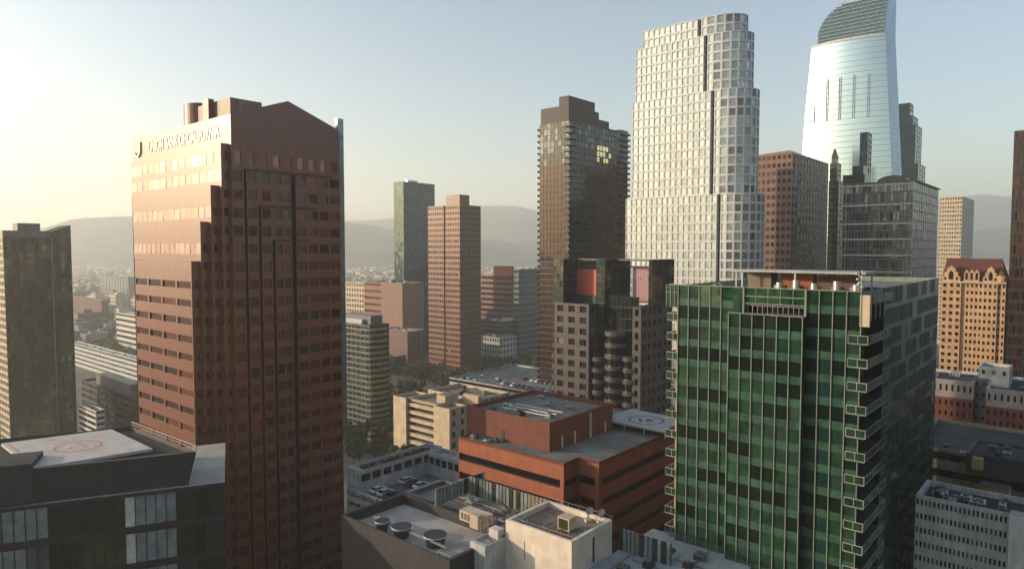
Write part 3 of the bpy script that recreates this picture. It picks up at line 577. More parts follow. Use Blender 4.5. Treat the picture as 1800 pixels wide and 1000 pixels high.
# ================================================================ 10. mirror images in the sail tower's glass, modelled as solid buildings before it
b = Bld('reflected_slim_tower', 'reflection of a slim olive banded tower, built solid before the curved glass tower', 1474, 430, 300)
for k, (l_, r_, y0_, y1_) in enumerate(((1465, 1470, 262, 272), (1462, 1474, 272, 286), (1459, 1479, 286, 318), (1457, 1484, 318, 520))):
    c_ = (l_ * .35 + r_ * .65); xa = b.lx(l_, y0_, 0); xb = b.lx(c_, y0_, 0); r2 = ray(r_, y0_)[0]; q = b.wxy(xb, 0); bk = (r2 * q[1] - q[0]) / (b.w[0] - r2 * b.w[1])
    zb_ = b.z(y1_) if k < 3 else 0
    if k == 0: m_ = MB(); m_.cyl((xa + xb) / 2, bk / 2, zb_, b.z(y0_), 1.5, 'penthouse_brown', 12, .7); b.mesh('finial', m_)
    else: b.block('wall', xa, xb, 0, bk, zb_, b.z(y0_), 'olive_glass', front=rib(3.4, ('dark_glass', 'green_dark'), (.3, .9), 2), right=rib(3.4, ('dark_glass', 'black_win'), (.3, .9), 2), parent=b.o, rise=.3)
simple('reflected_olive_slab', 'reflection of a dark olive slab tower, built solid before the curved glass tower', 1526, 400, 232, 1512, 1533, 'green_teal', rib(3.4, ('dark_glass_b', 'green_dark', 'olive_glass'), (.2, .9), 3), rib(3.4, ('dark_glass',), (.2, .9), 2), clutter=0)
b, *_ = simple('reflected_stepped_block', 'reflection of a low dark stepped building, built solid below the olive slab', 1520, 385, 306, 1482, 1531, 'dark_glass_b', rib(3.4, ('dark_glass', 'green_dark'), (.2, .9), 3), None, clutter=0, pen=(.1, .6, .1, .8, 5, 'dark_glass_b'))
# ================================================================ 11. sail shaped glass tower
b = Bld('sail_tower', 'tallest tower, pale curved glass with a louvred sail shaped crown', 1552, 480, 60)
def edge(z):                                                 # half profile of the tapering front
    t = (z - 0) / (b.z(62) - 0); return t
ztop_ = b.z(60); Z0 = b.z(300)
Lz = [(0, 1409, 1584), (Z0, 1410, 1570), (b.z(180), 1416, 1561), (ztop_, 1424, 1552)]
def lr(z):
    for (a, la, ra), (c, lc, rc) in zip(Lz, Lz[1:]):
        if z <= c: t = (z - a) / (c - a); return la + (lc - la) * t, ra + (rc - ra) * t
    return Lz[-1][1:]
NS = 28
def front(z, off=0.0):
    l_, r_ = lr(z); xr_ = b.lx(r_, 200); xl_ = b.lx(l_, 200); pts = []
    for k in range(NS + 1):
        s_ = k / NS; pts.append((xl_ + (xr_ - xl_) * s_, -9 * 4 * s_ * (1 - s_) * .55 - off))
    return pts
z = 0; nfl = int(ztop_ / 4.0); dz = ztop_ / nfl; wl = MB(); DB = 24.0
for k in range(nfl):
    z0_, z1_ = k * dz, (k + 1) * dz; zm = z1_ - .35; p0, pm, p1 = front(z0_), front(zm), front(z1_)
    g_ = MB()
    for i in range(NS):
        g_.quad((*p0[i], z0_), (*p0[i + 1], z0_), (*pm[i + 1], zm), (*pm[i], zm), 'sky_glass'); wl.quad((*pm[i], zm), (*pm[i + 1], zm), (*p1[i + 1], z1_), (*p1[i], z1_), 'blue_edge')
    go_ = b.mesh('window', g_)
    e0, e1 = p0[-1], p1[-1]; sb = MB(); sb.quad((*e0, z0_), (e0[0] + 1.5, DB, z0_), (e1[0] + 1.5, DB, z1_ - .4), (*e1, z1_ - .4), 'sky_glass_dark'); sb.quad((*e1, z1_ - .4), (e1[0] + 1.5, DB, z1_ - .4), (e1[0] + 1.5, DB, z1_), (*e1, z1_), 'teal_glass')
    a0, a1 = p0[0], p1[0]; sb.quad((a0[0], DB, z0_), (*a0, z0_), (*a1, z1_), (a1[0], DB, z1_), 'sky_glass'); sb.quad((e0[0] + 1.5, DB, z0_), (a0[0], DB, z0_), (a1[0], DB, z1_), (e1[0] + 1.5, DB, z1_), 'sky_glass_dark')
    wl.v_off = len(wl.v); 
    for f, m in zip(sb.f, sb.m): wl.poly([sb.v[q] for q in f], sb.mats[m])
b.mesh('wall', wl)
fr = MB(); pt = front(ztop_, .5); pt2 = front(ztop_ - 1.4, .5)
for i in range(NS): fr.quad((*pt2[i], ztop_ - 1.4), (*pt2[i + 1], ztop_ - 1.4), (*pt[i + 1], ztop_ + .4), (*pt[i], ztop_ + .4), 'cool_white')
fr.poly([(*p, ztop_ + .4) for p in pt] + [(pt[-1][0], DB, ztop_ + .4), (pt[0][0], DB, ztop_ + .4)], 'grey_roof')
b.mesh('front_frame', fr)
for px_ in (1433, 1434.5, 1456, 1459, 1479, 1482, 1503, 1506, 1528, 1531):
    pa, pb_ = b.z(205), b.z(128); x = b.lx(px_, 165)
    def yy(z):
        q = front(z); 
        for a_, c_ in zip(q, q[1:]):
            if a_[0] <= x <= c_[0]: return a_[1] + (c_[1] - a_[1]) * (x - a_[0]) / (c_[0] - a_[0])
        return 0
    m_ = MB(); m_.bar((x, yy(pa) - .25, pa), (x, yy(pb_) - .25, pb_), .4, 'grey_panel'); b.mesh('fin', m_)
# crown: louvred sail, set back behind the front
cy_ = 4.0; out = [(1437, 62), (1441, 50), (1448, 38), (1458, 26), (1470, 16), (1484, 9), (1500, 4), (1520, 0), (1545, -5), (1559, -9)]
def xo(p): return b.lx(p[0], max(p[1], 0), cy_), b.z(p[1], b.lx(p[0], max(p[1], 0), cy_), cy_)
cp = [xo(p) for p in out]
def cx_at(z):
    for (xa, za), (xb, zb_) in zip(cp, cp[1:]):
        if z <= zb_: return xa + (xb - xa) * max(0, (z - za)) / max(1e-6, zb_ - za)
    return cp[-1][0]
zc0, zc1 = ztop_ - 1, cp[-1][1]; xR = b.lx(1553, 60, cy_); n_ = 22; cw = MB()
for k in range(n_):
    za, zb_ = zc0 + (zc1 - zc0) * k / n_, zc0 + (zc1 - zc0) * (k + 1) / n_; x0_, x1_ = cx_at(za), cx_at(zb_)
    if x0_ > xR - .5: break
    xr0 = xR + (b.lx(1560, 0, cy_) - xR) * k / n_
    m_ = MB(); m_.prism([(x0_ + .4, cy_ + .5), (xr0, cy_ + .5), (xr0 + 1, DB - 1), (x0_ + .4, DB - 1)], za, zb_ - .003, 'teal_glass' if k % 2 else 'crown_glass', 'grey_panel'); b.mesh('crown_storey', m_)
    m_ = MB(); m_.box(x0_, xr0 + .4, cy_ - .3, cy_ + .5, zb_ - .3, zb_ - .1, 'blue_edge'); b.mesh('louvre', m_)
sp = MB(); xq = b.lx(1552, 60); sp.prism([(xq, .5), (xq + 1.2, .5), (xq + 2.6, DB + 1), (xq - .5, DB + 1)], ztop_ + .41, zc1 + 1, 'sky_glass_dark', pts1=[(xq + 1.2, 5), (xq + 2.0, 5), (xq + 2.4, DB + 1), (xq + .6, DB + 1)]); b.mesh('spire_blade', sp)
cr = MB(); x_, z_ = xo((1478, 8)); cr.bar((x_ - 5, cy_ + 2, z_ + .6), (x_ + 3, cy_ + 2, z_ + 2.2), .5, 'cream'); cr.bar((x_, cy_ + 2, z_ - 2), (x_, cy_ + 2, z_ + 1.6), .4, 'cream'); b.mesh('roof_crane', cr)
# ================================================================ 12. stepped teal tower behind it
b = Bld('stepped_teal_tower', 'dark teal tower with stepped shoulders just right of the curved glass tower', 1590, 580, 185)
for k, (l_, r_, yt, zb_) in enumerate(((1560, 1606, 182, 205), (1558, 1614, 205, 228), (1556, 1621, 222, 300), (1555, 1627, 290, 600))):
    y0_ = -1.5 * k; xa = b.lx(l_, yt, y0_); xb = b.lx((1600, 1605, 1610, 1614)[k], yt, y0_); q = b.wxy(xb, y0_); r2 = ray(r_, yt)[0]; bk = y0_ + (r2 * q[1] - q[0]) / (b.w[0] - r2 * b.w[1])
    b.block('wall', xa, xb, y0_, bk, 0 if k == 3 else b.z(zb_), b.z(yt), 'teal_dark', front=rib(4, ('teal_dark', 'dark_glass'), (.2, .9), 3), right=rib(4, ('dark_glass', 'win_red_c', 'teal_dark'), (.2, .9), 3), parent=b.o, rise=.4)
# ================================================================ 13. grey glass office with white floor lines
b = Bld('grey_glass_office', 'grey glass office block with thin white floor bands and pale blinds on top storey', 1606, 330, 330)
A = b.lx(1483, 322); BB = b.ly(1650, 326); zt_ = b.z(318); fh = 4.7
pk = lambda i, j: random.choice(['blind_sheen', 'blind_sheen', 'curtain_sheen', 'dark_glass']) if j == 0 else random.choice(['dark_glass', 'dark_glass_b', 'grey_glass_b', 'black_win'])
b.block('wall', A, 0, 0, BB, 0, zt_, 'grey_panel', front=dict(nb=22, fh=fh, wf=(.1, .9), hf=(.06, .92), d=.25, pick=pk), right=dict(nb=12, fh=fh, wf=(.08, .92), hf=(.08, .92), d=.1, panes=('teal_dark', 'dark_glass_b', 'dark_glass')), roof='grey_roof', parent=b.o)
for pyy in (322, 358, 392, 420, 449, 479, 510):
    z_ = b.z(pyy); m_ = MB(); m_.box(A, .25, -.5, -.003, z_ - .42, z_ + .42, 'white_paint'); b.mesh('floor_band', m_)
for x_ in (A + .1, A + 1.6, -1.0, -.1): m_ = MB(); m_.box(x_ - .12, x_ + .12, -.62, -.503, 60, zt_, 'cool_white'); b.mesh('mullion', m_)
ov = MB(); ov.box(A - .3, 1.2, -.7, BB + 1, zt_, zt_ + .35, 'grey_panel'); b.mesh('roof_slab', ov)
ph = MB(); xa = b.lx(1547, 305, 5); xb = b.lx(1590, 305, 5)
pts = arc((xa + xb) / 2, 0, (xb - xa) / 2 + 1.5, 3.4, 0, 180, 12); zb_ = zt_ + .35
for (p, q) in zip(pts, pts[1:]): ph.quad((p[0], 5, zb_ + p[1]), (q[0], 5, zb_ + q[1]), (q[0], 12, zb_ + q[1]), (p[0], 12, zb_ + p[1]), 'grey_granite')
ph.poly([(p[0], 5, zb_ + p[1]) for p in reversed(pts)], 'grey_granite'); ph.poly([(p[0], 12, zb_ + p[1]) for p in pts], 'grey_granite'); b.mesh('vaulted_penthouse', ph)
# ================================================================ 14. right hand background
simple('white_grid_tower', 'far square white tower with a regular window grid, right of the grey glass office', 1692, 700, 345, 1652, 1713, 'cream', grd(9, 4.4, ('brown_glass', 'black_win'), (.25, .8), (.3, .75)), grd(6, 4.4, ('grey_glass_b', 'dark_glass'), (.25, .8), (.3, .75)), clutter=2)
simple('edge_tower', 'tall dark bronze glass tower cut off by the right edge', 1812, 215, 228, 1783, 1850, 'black_brown', grd(8, 3.6, ('brown_glass', 'copper_glass', 'black_win'), (.06, .94), (.2, .95), .1), grd(6, 3.6, ('black_win',)), clutter=0)
# gothic apartment house
b = Bld('gothic_apartment_house', 'sunlit peach apartment house with steep red roof and pointed gables', 1768, 262, 495)
A = b.lx(1655, 495); BB = 15.0; zt_ = b.z(497); fh = 2.78
sk_ = lambda i, j: i in (4, 12, 16) and False
mb = MB(); segs = [(1655, 1690, 3, 0), (1690, 1697, 0, 1), (1697, 1728, 4, .5), (1728, 1754, 3, 0), (1754, 1768, 2, .8)]
xp_ = None
for (pa, pb_, nb, dp) in segs:
    xa, xb = b.lx(pa, 495), b.lx(pb_, 495)
    if xp_ is not None and xp_ != dp: mb.quad((xa, min(xp_, dp), 0), (xa, max(xp_, dp), 0), (xa, max(xp_, dp), zt_), (xa, min(xp_, dp), zt_), 'peach')
    if nb: b.facade(mb, (xa, dp), (xb, dp), 0, zt_, nb, fh, 'peach', wf=(.28, .8), hf=(.2, .68), d=.3, panes=('black_win', 'win_red_c', 'brown_glass'), tilt=.03)
    else: mb.quad((xa, dp, 0), (xb, dp, 0), (xb, dp, zt_), (xa, dp, zt_), 'peach')
    xp_ = dp
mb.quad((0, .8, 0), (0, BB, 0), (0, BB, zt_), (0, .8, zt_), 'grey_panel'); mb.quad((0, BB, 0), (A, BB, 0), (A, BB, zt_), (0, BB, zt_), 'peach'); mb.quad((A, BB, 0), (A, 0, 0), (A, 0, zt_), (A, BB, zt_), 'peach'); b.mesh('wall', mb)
zr = b.z(455, 0, 7); rf = MB(); ya, yb = -.2, BB
rf.quad((A, ya, zt_), (.3, ya, zt_), (-2, 8, zr), (A + .5, 8, zr), 'red_roof'); rf.quad((.3, yb, zt_), (A, yb, zt_), (A + .5, 8, zr), (-2, 8, zr), 'red_roof'); rf.poly([(.3, ya, zt_), (.3, yb, zt_), (-2, 8, zr)], 'dark_roof'); rf.poly([(A, yb, zt_), (A, ya, zt_), (A + .5, 8, zr)], 'red_roof'); rfo = b.mesh('roof', rf)
def gable(pa, pb_, pyt, nm='gable'):
    xa, xb = b.lx(pa, 490), b.lx(pb_, 490); xm = (xa + xb) / 2; zt2 = b.z(pyt); w = xb - xa; h = zt2 - zt_
    o_ = [(xa, 0), (xb, 0), (xb, .3), (xb - w * .13, .36), (xb - w * .13, .56), (xb - w * .27, .62), (xb - w * .27, .8), (xm + w * .08, .9), (xm, 1), (xm - w * .08, .9), (xa + w * .27, .8), (xa + w * .27, .62), (xa + w * .13, .56), (xa + w * .13, .36), (xa, .3)]
    m_ = MB(); y0_, y1_ = -.35, 3.0
    for (p, q) in zip(o_, o_[1:] + o_[:1]): m_.quad((p[0], y1_, zt_ + p[1] * h), (p[0], y0_, zt_ + p[1] * h), (q[0], y0_, zt_ + q[1] * h), (q[0], y1_, zt_ + q[1] * h), 'peach')
    m_.poly([(p[0], y0_, zt_ + p[1] * h) for p in o_], 'peach'); g_ = b.mesh(nm, m_, rfo)
    m_ = MB(); ww = w * .13; pts = [(xm - ww, .12), (xm + ww, .12), (xm + ww, .5), (xm, .68), (xm - ww, .5)]; m_.poly([(p[0], y0_ - .02, zt_ + p[1] * h) for p in pts], 'black_win'); b.mesh('window', m_)
    for s_ in (-1, 1):
        m_ = MB(); m_.box(xm + s_ * w * .32 - .35, xm + s_ * w * .32 + .35, y0_ - .03, y0_ - .003, zt_ + .1 * h, zt_ + .26 * h, 'black_win'); b.mesh('window', m_)
gable(1656, 1688, 467); gable(1728, 1755, 468)
for pc in (1699, 1708, 1717):
    xm = b.lx(pc, 490); m_ = MB(); zz_ = b.z(478); m_.box(xm - .8, xm + .8, -.3, 2.4, zt_, zz_ - .6, 'peach'); m_.prism([(xm - .8, -.3), (xm + .8, -.3), (xm + .8, 2.4), (xm - .8, 2.4)], zz_ - .6, zz_ + .5, 'peach', pts1=[(xm - .2, -.3), (xm + .2, -.3), (xm + .2, 2.4), (xm - .2, 2.4)]); m_.box(xm - .4, xm + .4, -.33, -.303, zt_ + .8, zz_ - .6, 'black_win'); b.mesh('dormer', m_, rfo)
m_ = MB(); xt = b.lx(1761, 490); m_.cyl(xt, .8, zt_, zt_ + 2.6, 1.7, 'peach', 12); m_.cyl(xt, .8, zt_ + 2.6, zt_ + 4.6, 1.8, 'red_roof', 12, .3); b.mesh('turret', m_, rfo)
co = MB(); co.box(A - .2, .2, -.55, -.2, zt_ - .5, zt_ + .1, 'cream'); b.mesh('cornice', co)
# brick block with white attic storey
def brick(name, label, px, Y, py, lpx, Bk, nb, split, clutter=3):
    b = Bld(name, label, px, Y, py); A = b.lx(lpx, py); zt = b.z(py); zs = zt - split; mb = MB()
    b.facade(mb, (A, 0), (0, 0), 0, zs, nb, 3.1, 'brick', wf=(.32, .68), hf=(.25, .72), d=.25, panes=('black_win', 'win_red_c')); b.facade(mb, (A, 0), (0, 0), zs, zt, nb, split * .9, 'pale_attic', wf=(.32, .68), hf=(.3, .7), d=.25, panes=('black_win',))
    b.facade(mb, (0, 0), (0, Bk), 0, zs, 6, 3.1, 'brick', wf=(.32, .68), hf=(.25, .72), d=.25, panes=('black_win',)); mb.quad((0, 0, zs), (0, Bk, zs), (0, Bk, zt), (0, 0, zt), 'cool_white')
    mb.quad((0, Bk, 0), (A, Bk, 0), (A, Bk, zt), (0, Bk, zt), 'brick'); mb.quad((A, Bk, 0), (A, 0, 0), (A, 0, zt), (A, Bk, zt), 'brick'); b.mesh('wall', mb)
    rf = MB(); b.cap(rf, [(A, 0), (0, 0), (0, Bk), (A, Bk)], zt, 'cool_white', 'dark_roof'); b.mesh('roof', rf); roof_clutter(b, A * .9, -2, 2, Bk - 2, zt - .9, clutter, int(px)); return b, A, zt
brick('brick_building', 'dark brick block with a white attic storey left of the grey recess', 1712, 196, 672, 1560, 20, 15, 5.2)
b, A, zt_ = brick('brick_annex', 'dark brick block with a white attic at the right edge, below the gothic house', 1900, 176, 700, 1733, 26, 14, 5.0)
m_ = MB(); xa, xb = b.lx(1722, 660, 12), b.lx(1776, 660, 12); b.block('attic_block', xa, xb, 9, 18, zt_ - .9, b.z(643, xa, 9), 'cool_white', front=grd(3, 3.2, ('black_win',), (.35, .65), (.3, .7)), roof='grey_roof')
b = Bld('grey_infill_building', 'plain dark grey infill wall between the two brick blocks', 1736, 196, 672); b.block('wall', b.lx(1712, 672), 0, .0, 14, 0, b.z(666), 'grey_panel', front=grd(2, 3.4, ('dark_glass',), (.3, .7), (.4, .7)), parent=b.o)
#==B15==
# ================================================================ 15. green glass tower
b = Bld('green_glass_tower', 'large green glass apartment tower with white framed corner balconies, right foreground', 1515, 86, 508)
A = b.lx(1193, 498); BB = b.ly(1650, 500); zt_ = b.z(513); FH = 3.0; NB = 15; bw = -A / NB
ztl = b.z(497, A)
ia, ib = 6, 11                                              # bays of the raised centre bay
gs = random.Random(5); dark = {}
for j in range(60):
    i = 0
    while i < NB:
        L_ = gs.randint(1, 4); kd = gs.random()
        for q in range(i, min(NB, i + L_)): dark[(q, j)] = 'green_dark' if kd < .42 else 'green_a' if kd < .64 else 'green_b' if kd < .82 else 'green_c'
        i += L_
def pk(i, j):
    m = dark.get((i, j), 'green_a')
    if j == 0: return 'green_a'
    return 'green_teal' if i in (11, 12) and m != 'green_dark' else m
def lay(mb, x0, x1, y, z0, z1, i0, n, kind=None):
    b.facade(mb, (x0, y), (x1, y), z0, z1, n, FH, 'green_spandrel', wf=(.0, 1.), hf=(.34, .98), d=.06, pick=lambda i, j: pk(i0 + i, j + (1 if z1 < zt_ - 1 else 0)), tilt=.022)
mb = MB(); X = lambda i: A + bw * i
lay(mb, X(0), X(5), 0, 0, zt_, 0, 5); lay(mb, X(11), X(15), 0, 0, zt_, 11, 4)
zc_ = b.z(537, X(8)); lay(mb, X(5), X(11), -1.2, 0, zc_ - 1.2, 5, 6)  # lower centre bay stands proud
mb.quad((X(5), 0, 0), (X(5), -1.2, 0), (X(5), -1.2, zc_ - 1.2), (X(5), 0, zc_ - 1.2), 'green_a'); mb.quad((X(11), -1.2, 0), (X(11), 0, 0), (X(11), 0, zc_ - 1.2), (X(11), -1.2, zc_ - 1.2), 'green_teal')
mb.quad((X(5), -1.2, zc_ - 1.2), (X(11), -1.2, zc_ - 1.2), (X(11), 2, zc_ - 1.2), (X(5), 2, zc_ - 1.2), 'grey_roof')
mb.quad((X(5), 0, zc_ - 1.2), (X(6), 0, zc_ - 1.2), (X(6), 0, zt_), (X(5), 0, zt_), 'green_a')
for p0, p1, mt in (((X(6), 0), (X(6), 2), 'dark_panel'), ((X(6), 2), (X(11), 2), 'black_win'), ((X(11), 2), (X(11), 0), 'dark_panel')): mb.quad((*p0, zc_ - 1.2), (*p1, zc_ - 1.2), (*p1, zt_ - 2), (*p0, zt_ - 2), mt)
mb.quad((X(6), 0, zt_ - 2.3), (X(11), 0, zt_ - 2.3), (X(11), 0, zt_), (X(6), 0, zt_), 'green_b'); mb.quad((X(6), 2, zt_ - 2.3), (X(11), 2, zt_ - 2.3), (X(11), 0, zt_ - 2.3), (X(6), 0, zt_ - 2.3), 'dark_panel')
# recessed balcony corner, then the dark side
yc = b.ly(1555, 520)
for p0, p1, mt in (((0, 0), (0, .6), 'dark_panel'), ((0, .6), (-2.4, .6), 'dark_panel')): mb.quad((*p0, 0), (*p1, 0), (*p1, zt_), (*p0, zt_), mt)
b.facade(mb, (-2.4, .6), (-2.4, yc), 0, zt_, 3, FH, 'grey_panel', wf=(.08, .92), hf=(.05, .85), d=.1, panes=('dark_glass', 'olive_glass', 'green_teal', 'dark_glass_b'))
mb.quad((-2.4, yc, 0), (0, yc, 0), (0, yc, zt_), (-2.4, yc, zt_), 'green_teal')
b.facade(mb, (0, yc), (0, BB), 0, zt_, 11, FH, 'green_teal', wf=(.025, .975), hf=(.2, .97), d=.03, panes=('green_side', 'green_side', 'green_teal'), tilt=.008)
mb.quad((0, BB, 0), (A, BB, 0), (A, BB, zt_), (0, BB, zt_), 'green_teal'); mb.quad((A, BB, 0), (A, 0, 0), (A, 0, zt_), (A, BB, zt_), 'yellow_slab'); b.mesh('wall', mb)  # left flank coloured yellow to paint the sunlight on it
rf = MB(); b.cap(rf, [(A, 0), (0, 0), (0, BB), (A, BB)], zt_, 'mullion', 'grey_roof', w=.2); b.mesh('roof', rf)
for i in range(NB + 1):
    m_ = MB(); y = -.1; zz_ = zt_
    if 5 <= i <= 11: y = -1.3; zz_ = zc_ - 1.2
    m_.box(X(i) - .055, X(i) + .055, y - .06, y + .1, 0, zz_ + .05, 'mullion'); b.mesh('mullion', m_)
for i in (6, 11): m_ = MB(); m_.box(X(i) - .12, X(i) + .12, -.3, -.003, zc_ - 1.2, zt_ + .1, 'mullion'); b.mesh('mullion', m_)
for i in range(7, 11): m_ = MB(); m_.box(X(i) - .04, X(i) + .04, -.1, -.003, zt_ - 2.3, zt_, 'mullion'); b.mesh('mullion', m_)
cp_ = MB()
for (xa, xb, z_, y) in ((X(0), X(15), zt_, 0), (X(5) - .1, X(11) + .1, zc_ - 1.2, -1.2), (X(6), X(11), zt_ - 2.2, 0), (X(6), X(11), zt_ - 1.2, 0)): cp_.box(xa, xb, y - .16, y - .003, z_ - .05, z_ + .08, 'mullion')
b.mesh('coping', cp_)
ar = MB(); yb_ = 1.2
for i in range(12): ar.bar((X(6) + .4 + i * bw * 5 / 12, .3, zc_ - 1.2), (X(6) + .4 + i * bw * 5 / 12, .3, zc_ - .1), .05, 'steel')
ar.bar((X(6), .3, zc_ - .1), (X(11), .3, zc_ - .1), .07, 'steel'); b.mesh('terrace_railing', ar)
def frame_balcony(x0, x1, y0, y1, z, h=1.05, w=.09, side='right'):
    m_ = MB(); m_.box(x0, x1, y0, y1, z - .15, z, 'grey_granite'); fr_ = MB()
    pts = [(x0, y0), (x1, y0), (x1, y1)] if side == 'right' else [(x1, y0), (x0, y0), (x0, y1)]
    for qi, (a_, c_) in enumerate(zip(pts, pts[1:])):
        w = .09 if qi == 0 or side == 'left' else .05; L_ = math.hypot(a_[0] - c_[0], a_[1] - c_[1]); n = max(1, round(L_ / (.95 if w > .06 else 1.5)))
        for zz_ in (z, z + h): fr_.bar((*a_, zz_), (*c_, zz_), w * .8, 'rail_paint')
        for q in range(n + 1): t = q / n; fr_.bar((a_[0] + (c_[0] - a_[0]) * t, a_[1] + (c_[1] - a_[1]) * t, z), (a_[0] + (c_[0] - a_[0]) * t, a_[1] + (c_[1] - a_[1]) * t, z + h), w * .7, 'rail_paint')
    gl = MB()
    for (a_, c_) in zip(pts, pts[1:]): gl.quad((*a_, z + .05), (*c_, z + .05), (*c_, z + h - .05), (*a_, z + h - .05), 'green_c')
    o = b.mesh('balcony', m_); b.mesh('railing', fr_, o); b.mesh('railing_glass', gl, o)
zz_ = zt_ - FH * 2.2; k = 0
while zz_ > 45:
    frame_balcony(-1.4, .9, -.25, yc - .4, zz_); zz_ -= FH; k += 1
zz_ = zt_ - FH * 1.8
while zz_ > 45:
    frame_balcony(A - 2.1, A - .05, .5, 3.4, zz_, side='left'); zz_ -= FH
m_ = MB(); m_.box(A - 2.2, A - .01, .3, 4, zt_ - 3.4, zt_, 'green_c'); 
for q in range(4): m_.box(A - 2.2 + q * .7, A - 2.1 + q * .7, .2, .3, zt_ - 3.4, zt_, 'mullion')
m_.box(A - 2.25, A, .18, .3, zt_ - 1.2, zt_ - 1.1, 'mullion'); b.mesh('corner_lantern', m_)
m_ = MB(); m_.box(A - .9, A - .01, 1.2, 4, 0, zt_ - 3.5, 'peach'); b.mesh('side_wall', m_)  # peach tone paints the yellow sunlight on this flank
m_ = MB(); m_.box(-.15, 1.0, -.1, .3, zt_ - 4.4, zt_ - .4, 'cream'); m_.box(.3, 1.0, .3, yc, zt_ - 1.6, zt_ - .5, 'green_c'); 
for q in range(6): m_.box(1.0, 1.06, .5 + q * (yc - .8) / 5, .6 + q * (yc - .8) / 5, zt_ - (3.6 if q < 4 else 1.6), zt_ - .5, 'cream')
b.mesh('top_balcony_frame', m_)
# rooftop terrace: canopy, plant room, mast with lamps
zR = zt_ - .9; xa, xb = b.lx(1296, 480, 3), b.lx(1515, 480, 3)
cn = MB(); zk = b.z(474, xa, 3); cn.box(xa - .5, xb + .6, 2.4, 8.5, zk - .28, zk, 'pale_roof'); cno = b.mesh('canopy', cn)
for (x_, y_) in ((xa, 2.7), ((xa + xb) / 2, 2.7), (xb, 2.7), (xa, 8.2), (xb, 8.2), (xa + 1.5, 1.2)): m_ = MB(); m_.box(x_ - .1, x_ + .1, y_ - .1, y_ + .1, zR, zk - .28, 'cool_white'); b.mesh('post', m_, cno)
pr = MB(); pr.box(xa + .8, xa + 4.2, 5, 7.8, zR, zk - .3, 'tan_roof'); pr.box(xa + 5.2, xb - 7, 6, 8, zR, zk - .6, 'orange_brick'); pr.box(xb - 6.5, xb - 1.5, 6.4, 8, zR, zk - .7, 'dull_pink'); b.mesh('plant_room', pr)
ducts = [(xa + 6, 3.4), (xa + 8.4, 3.0), (xa + 10.6, 3.6), (xa + 13.6, 3.2), (xa + 16, 3.2)]
for q, (x_, y_) in enumerate(ducts): m_ = MB(); m_.cyl(x_, y_, zR, zR + 1.6 + (q % 2) * .4, .5, 'steel', 12); m_.box(x_ - .9, x_ + .6, y_ + .3, y_ + 1.3, zR, zR + 1.2, 'brown_stone' if q % 2 else 'steel'); b.mesh('duct', m_)
roof_clutter(b, A + 1, xa - 1, 2, 8, zR, 5, 3, 1.6)
mt_ = Bld('roof_mast', 'dark mast carrying a cluster of white lamps at the canopy end of the green tower', 1522, 85.5, 500, 'mast'); zb_ = zR
m_ = MB(); m_.cyl(0, 0, 0, 3.6, .13, 'dark_paint', 8); mt_.o.location = (mt_.c[0], mt_.c[1] + 1.5, zR); mt_.mesh('pole', m_)
for q in range(9):
    a_ = q * 2.4; rr = .25 + .1 * (q % 4); z_ = 1.5 + q * .24; m_ = MB(); m_.bar((0, 0, z_), (rr * math.cos(a_), rr * math.sin(a_), z_), .05, 'dark_paint'); m_.cyl(rr * math.cos(a_), rr * math.sin(a_), z_ - .12, z_ + .12, .17, 'white_paint', 8); mt_.mesh('lamp', m_)
# ================================================================ 16. orange brick building with helipad
b = Bld('orange_brick_building', 'low orange brick building with black ribbon windows and a set back penthouse', 991, 126, 814)
zt_ = b.z(814); A = b.lx(806, 770); y1 = b.ly(1018, 806); x2 = b.lx(1053, 816, y1); q = b.wxy(x2, y1); r2 = ray(1185, 775)[0]; y3 = y1 + 40
mb = MB(); kw = dict(fh=4.1, hf=(.14, .52), d=.45, panes=('black_win',), jamb='shaded_orange', tilt=.0, top=1.4)
b.facade(mb, (A, 0), (0, 0), 0, zt_, 1, mat='orange_brick', wf=(.005, .97), **kw); b.facade(mb, (0, 0), (0, y1), 0, zt_, 1, mat='shaded_orange', wf=(.1, 1), **kw); b.facade(mb, (0, y1), (x2, y1), 0, zt_, 1, mat='orange_brick', wf=(0, .8), **kw); b.facade(mb, (x2, y1), (x2, y3), 0, zt_, 1, mat='shaded_orange', wf=(.03, .97), **kw)
mb.quad((x2, y3, 0), (A, y3, 0), (A, y3, zt_), (x2, y3, zt_), 'orange_brick'); mb.quad((A, y3, 0), (A, 0, 0), (A, 0, zt_), (A, y3, zt_), 'orange_brick'); b.mesh('wall', mb)
rf = MB(); rf.box(A + .3, -.3, .3, y1, zt_ - 1.0, zt_ - .5, 'grey_roof'); rf.box(A + .3, x2 - .3, y1 + .003, y3, zt_ - 1.0, zt_ - .5, 'grey_roof'); rf.box(A, 0, 0, .3, zt_ - .5, zt_, 'orange_brick'); rf.box(-.3, 0, .3, y1 + .3, zt_ - .5, zt_, 'shaded_orange'); rf.box(x2 - .3, x2, y1 + .3, y3, zt_ - .5, zt_, 'shaded_orange'); rf.box(0, x2, y1, y1 + .3, zt_ - .5, zt_, 'orange_brick'); b.mesh('roof', rf)
c0 = b.at(966, 795, zt_ - .5); q = b.wxy(*c0); zph = ZZ(743, q[1]); xl = b.lx(822, 714, c0[1]); r2 = ray(1077, 714)[0]; yb_ = c0[1] + (r2 * q[1] - q[0]) / (b.w[0] - r2 * b.w[1])
po = b.block('penthouse', xl, c0[0], c0[1], yb_, zt_ - .5, zph, 'shaded_orange', roof='grey_roof')
dr = MB(); xd = b.lx(884, 770, c0[1]); dr.box(xd - .5, xd + .5, c0[1] - .06, c0[1] - .003, zt_ - .5, zt_ + 1.9, 'black'); b.mesh('door', dr, po)
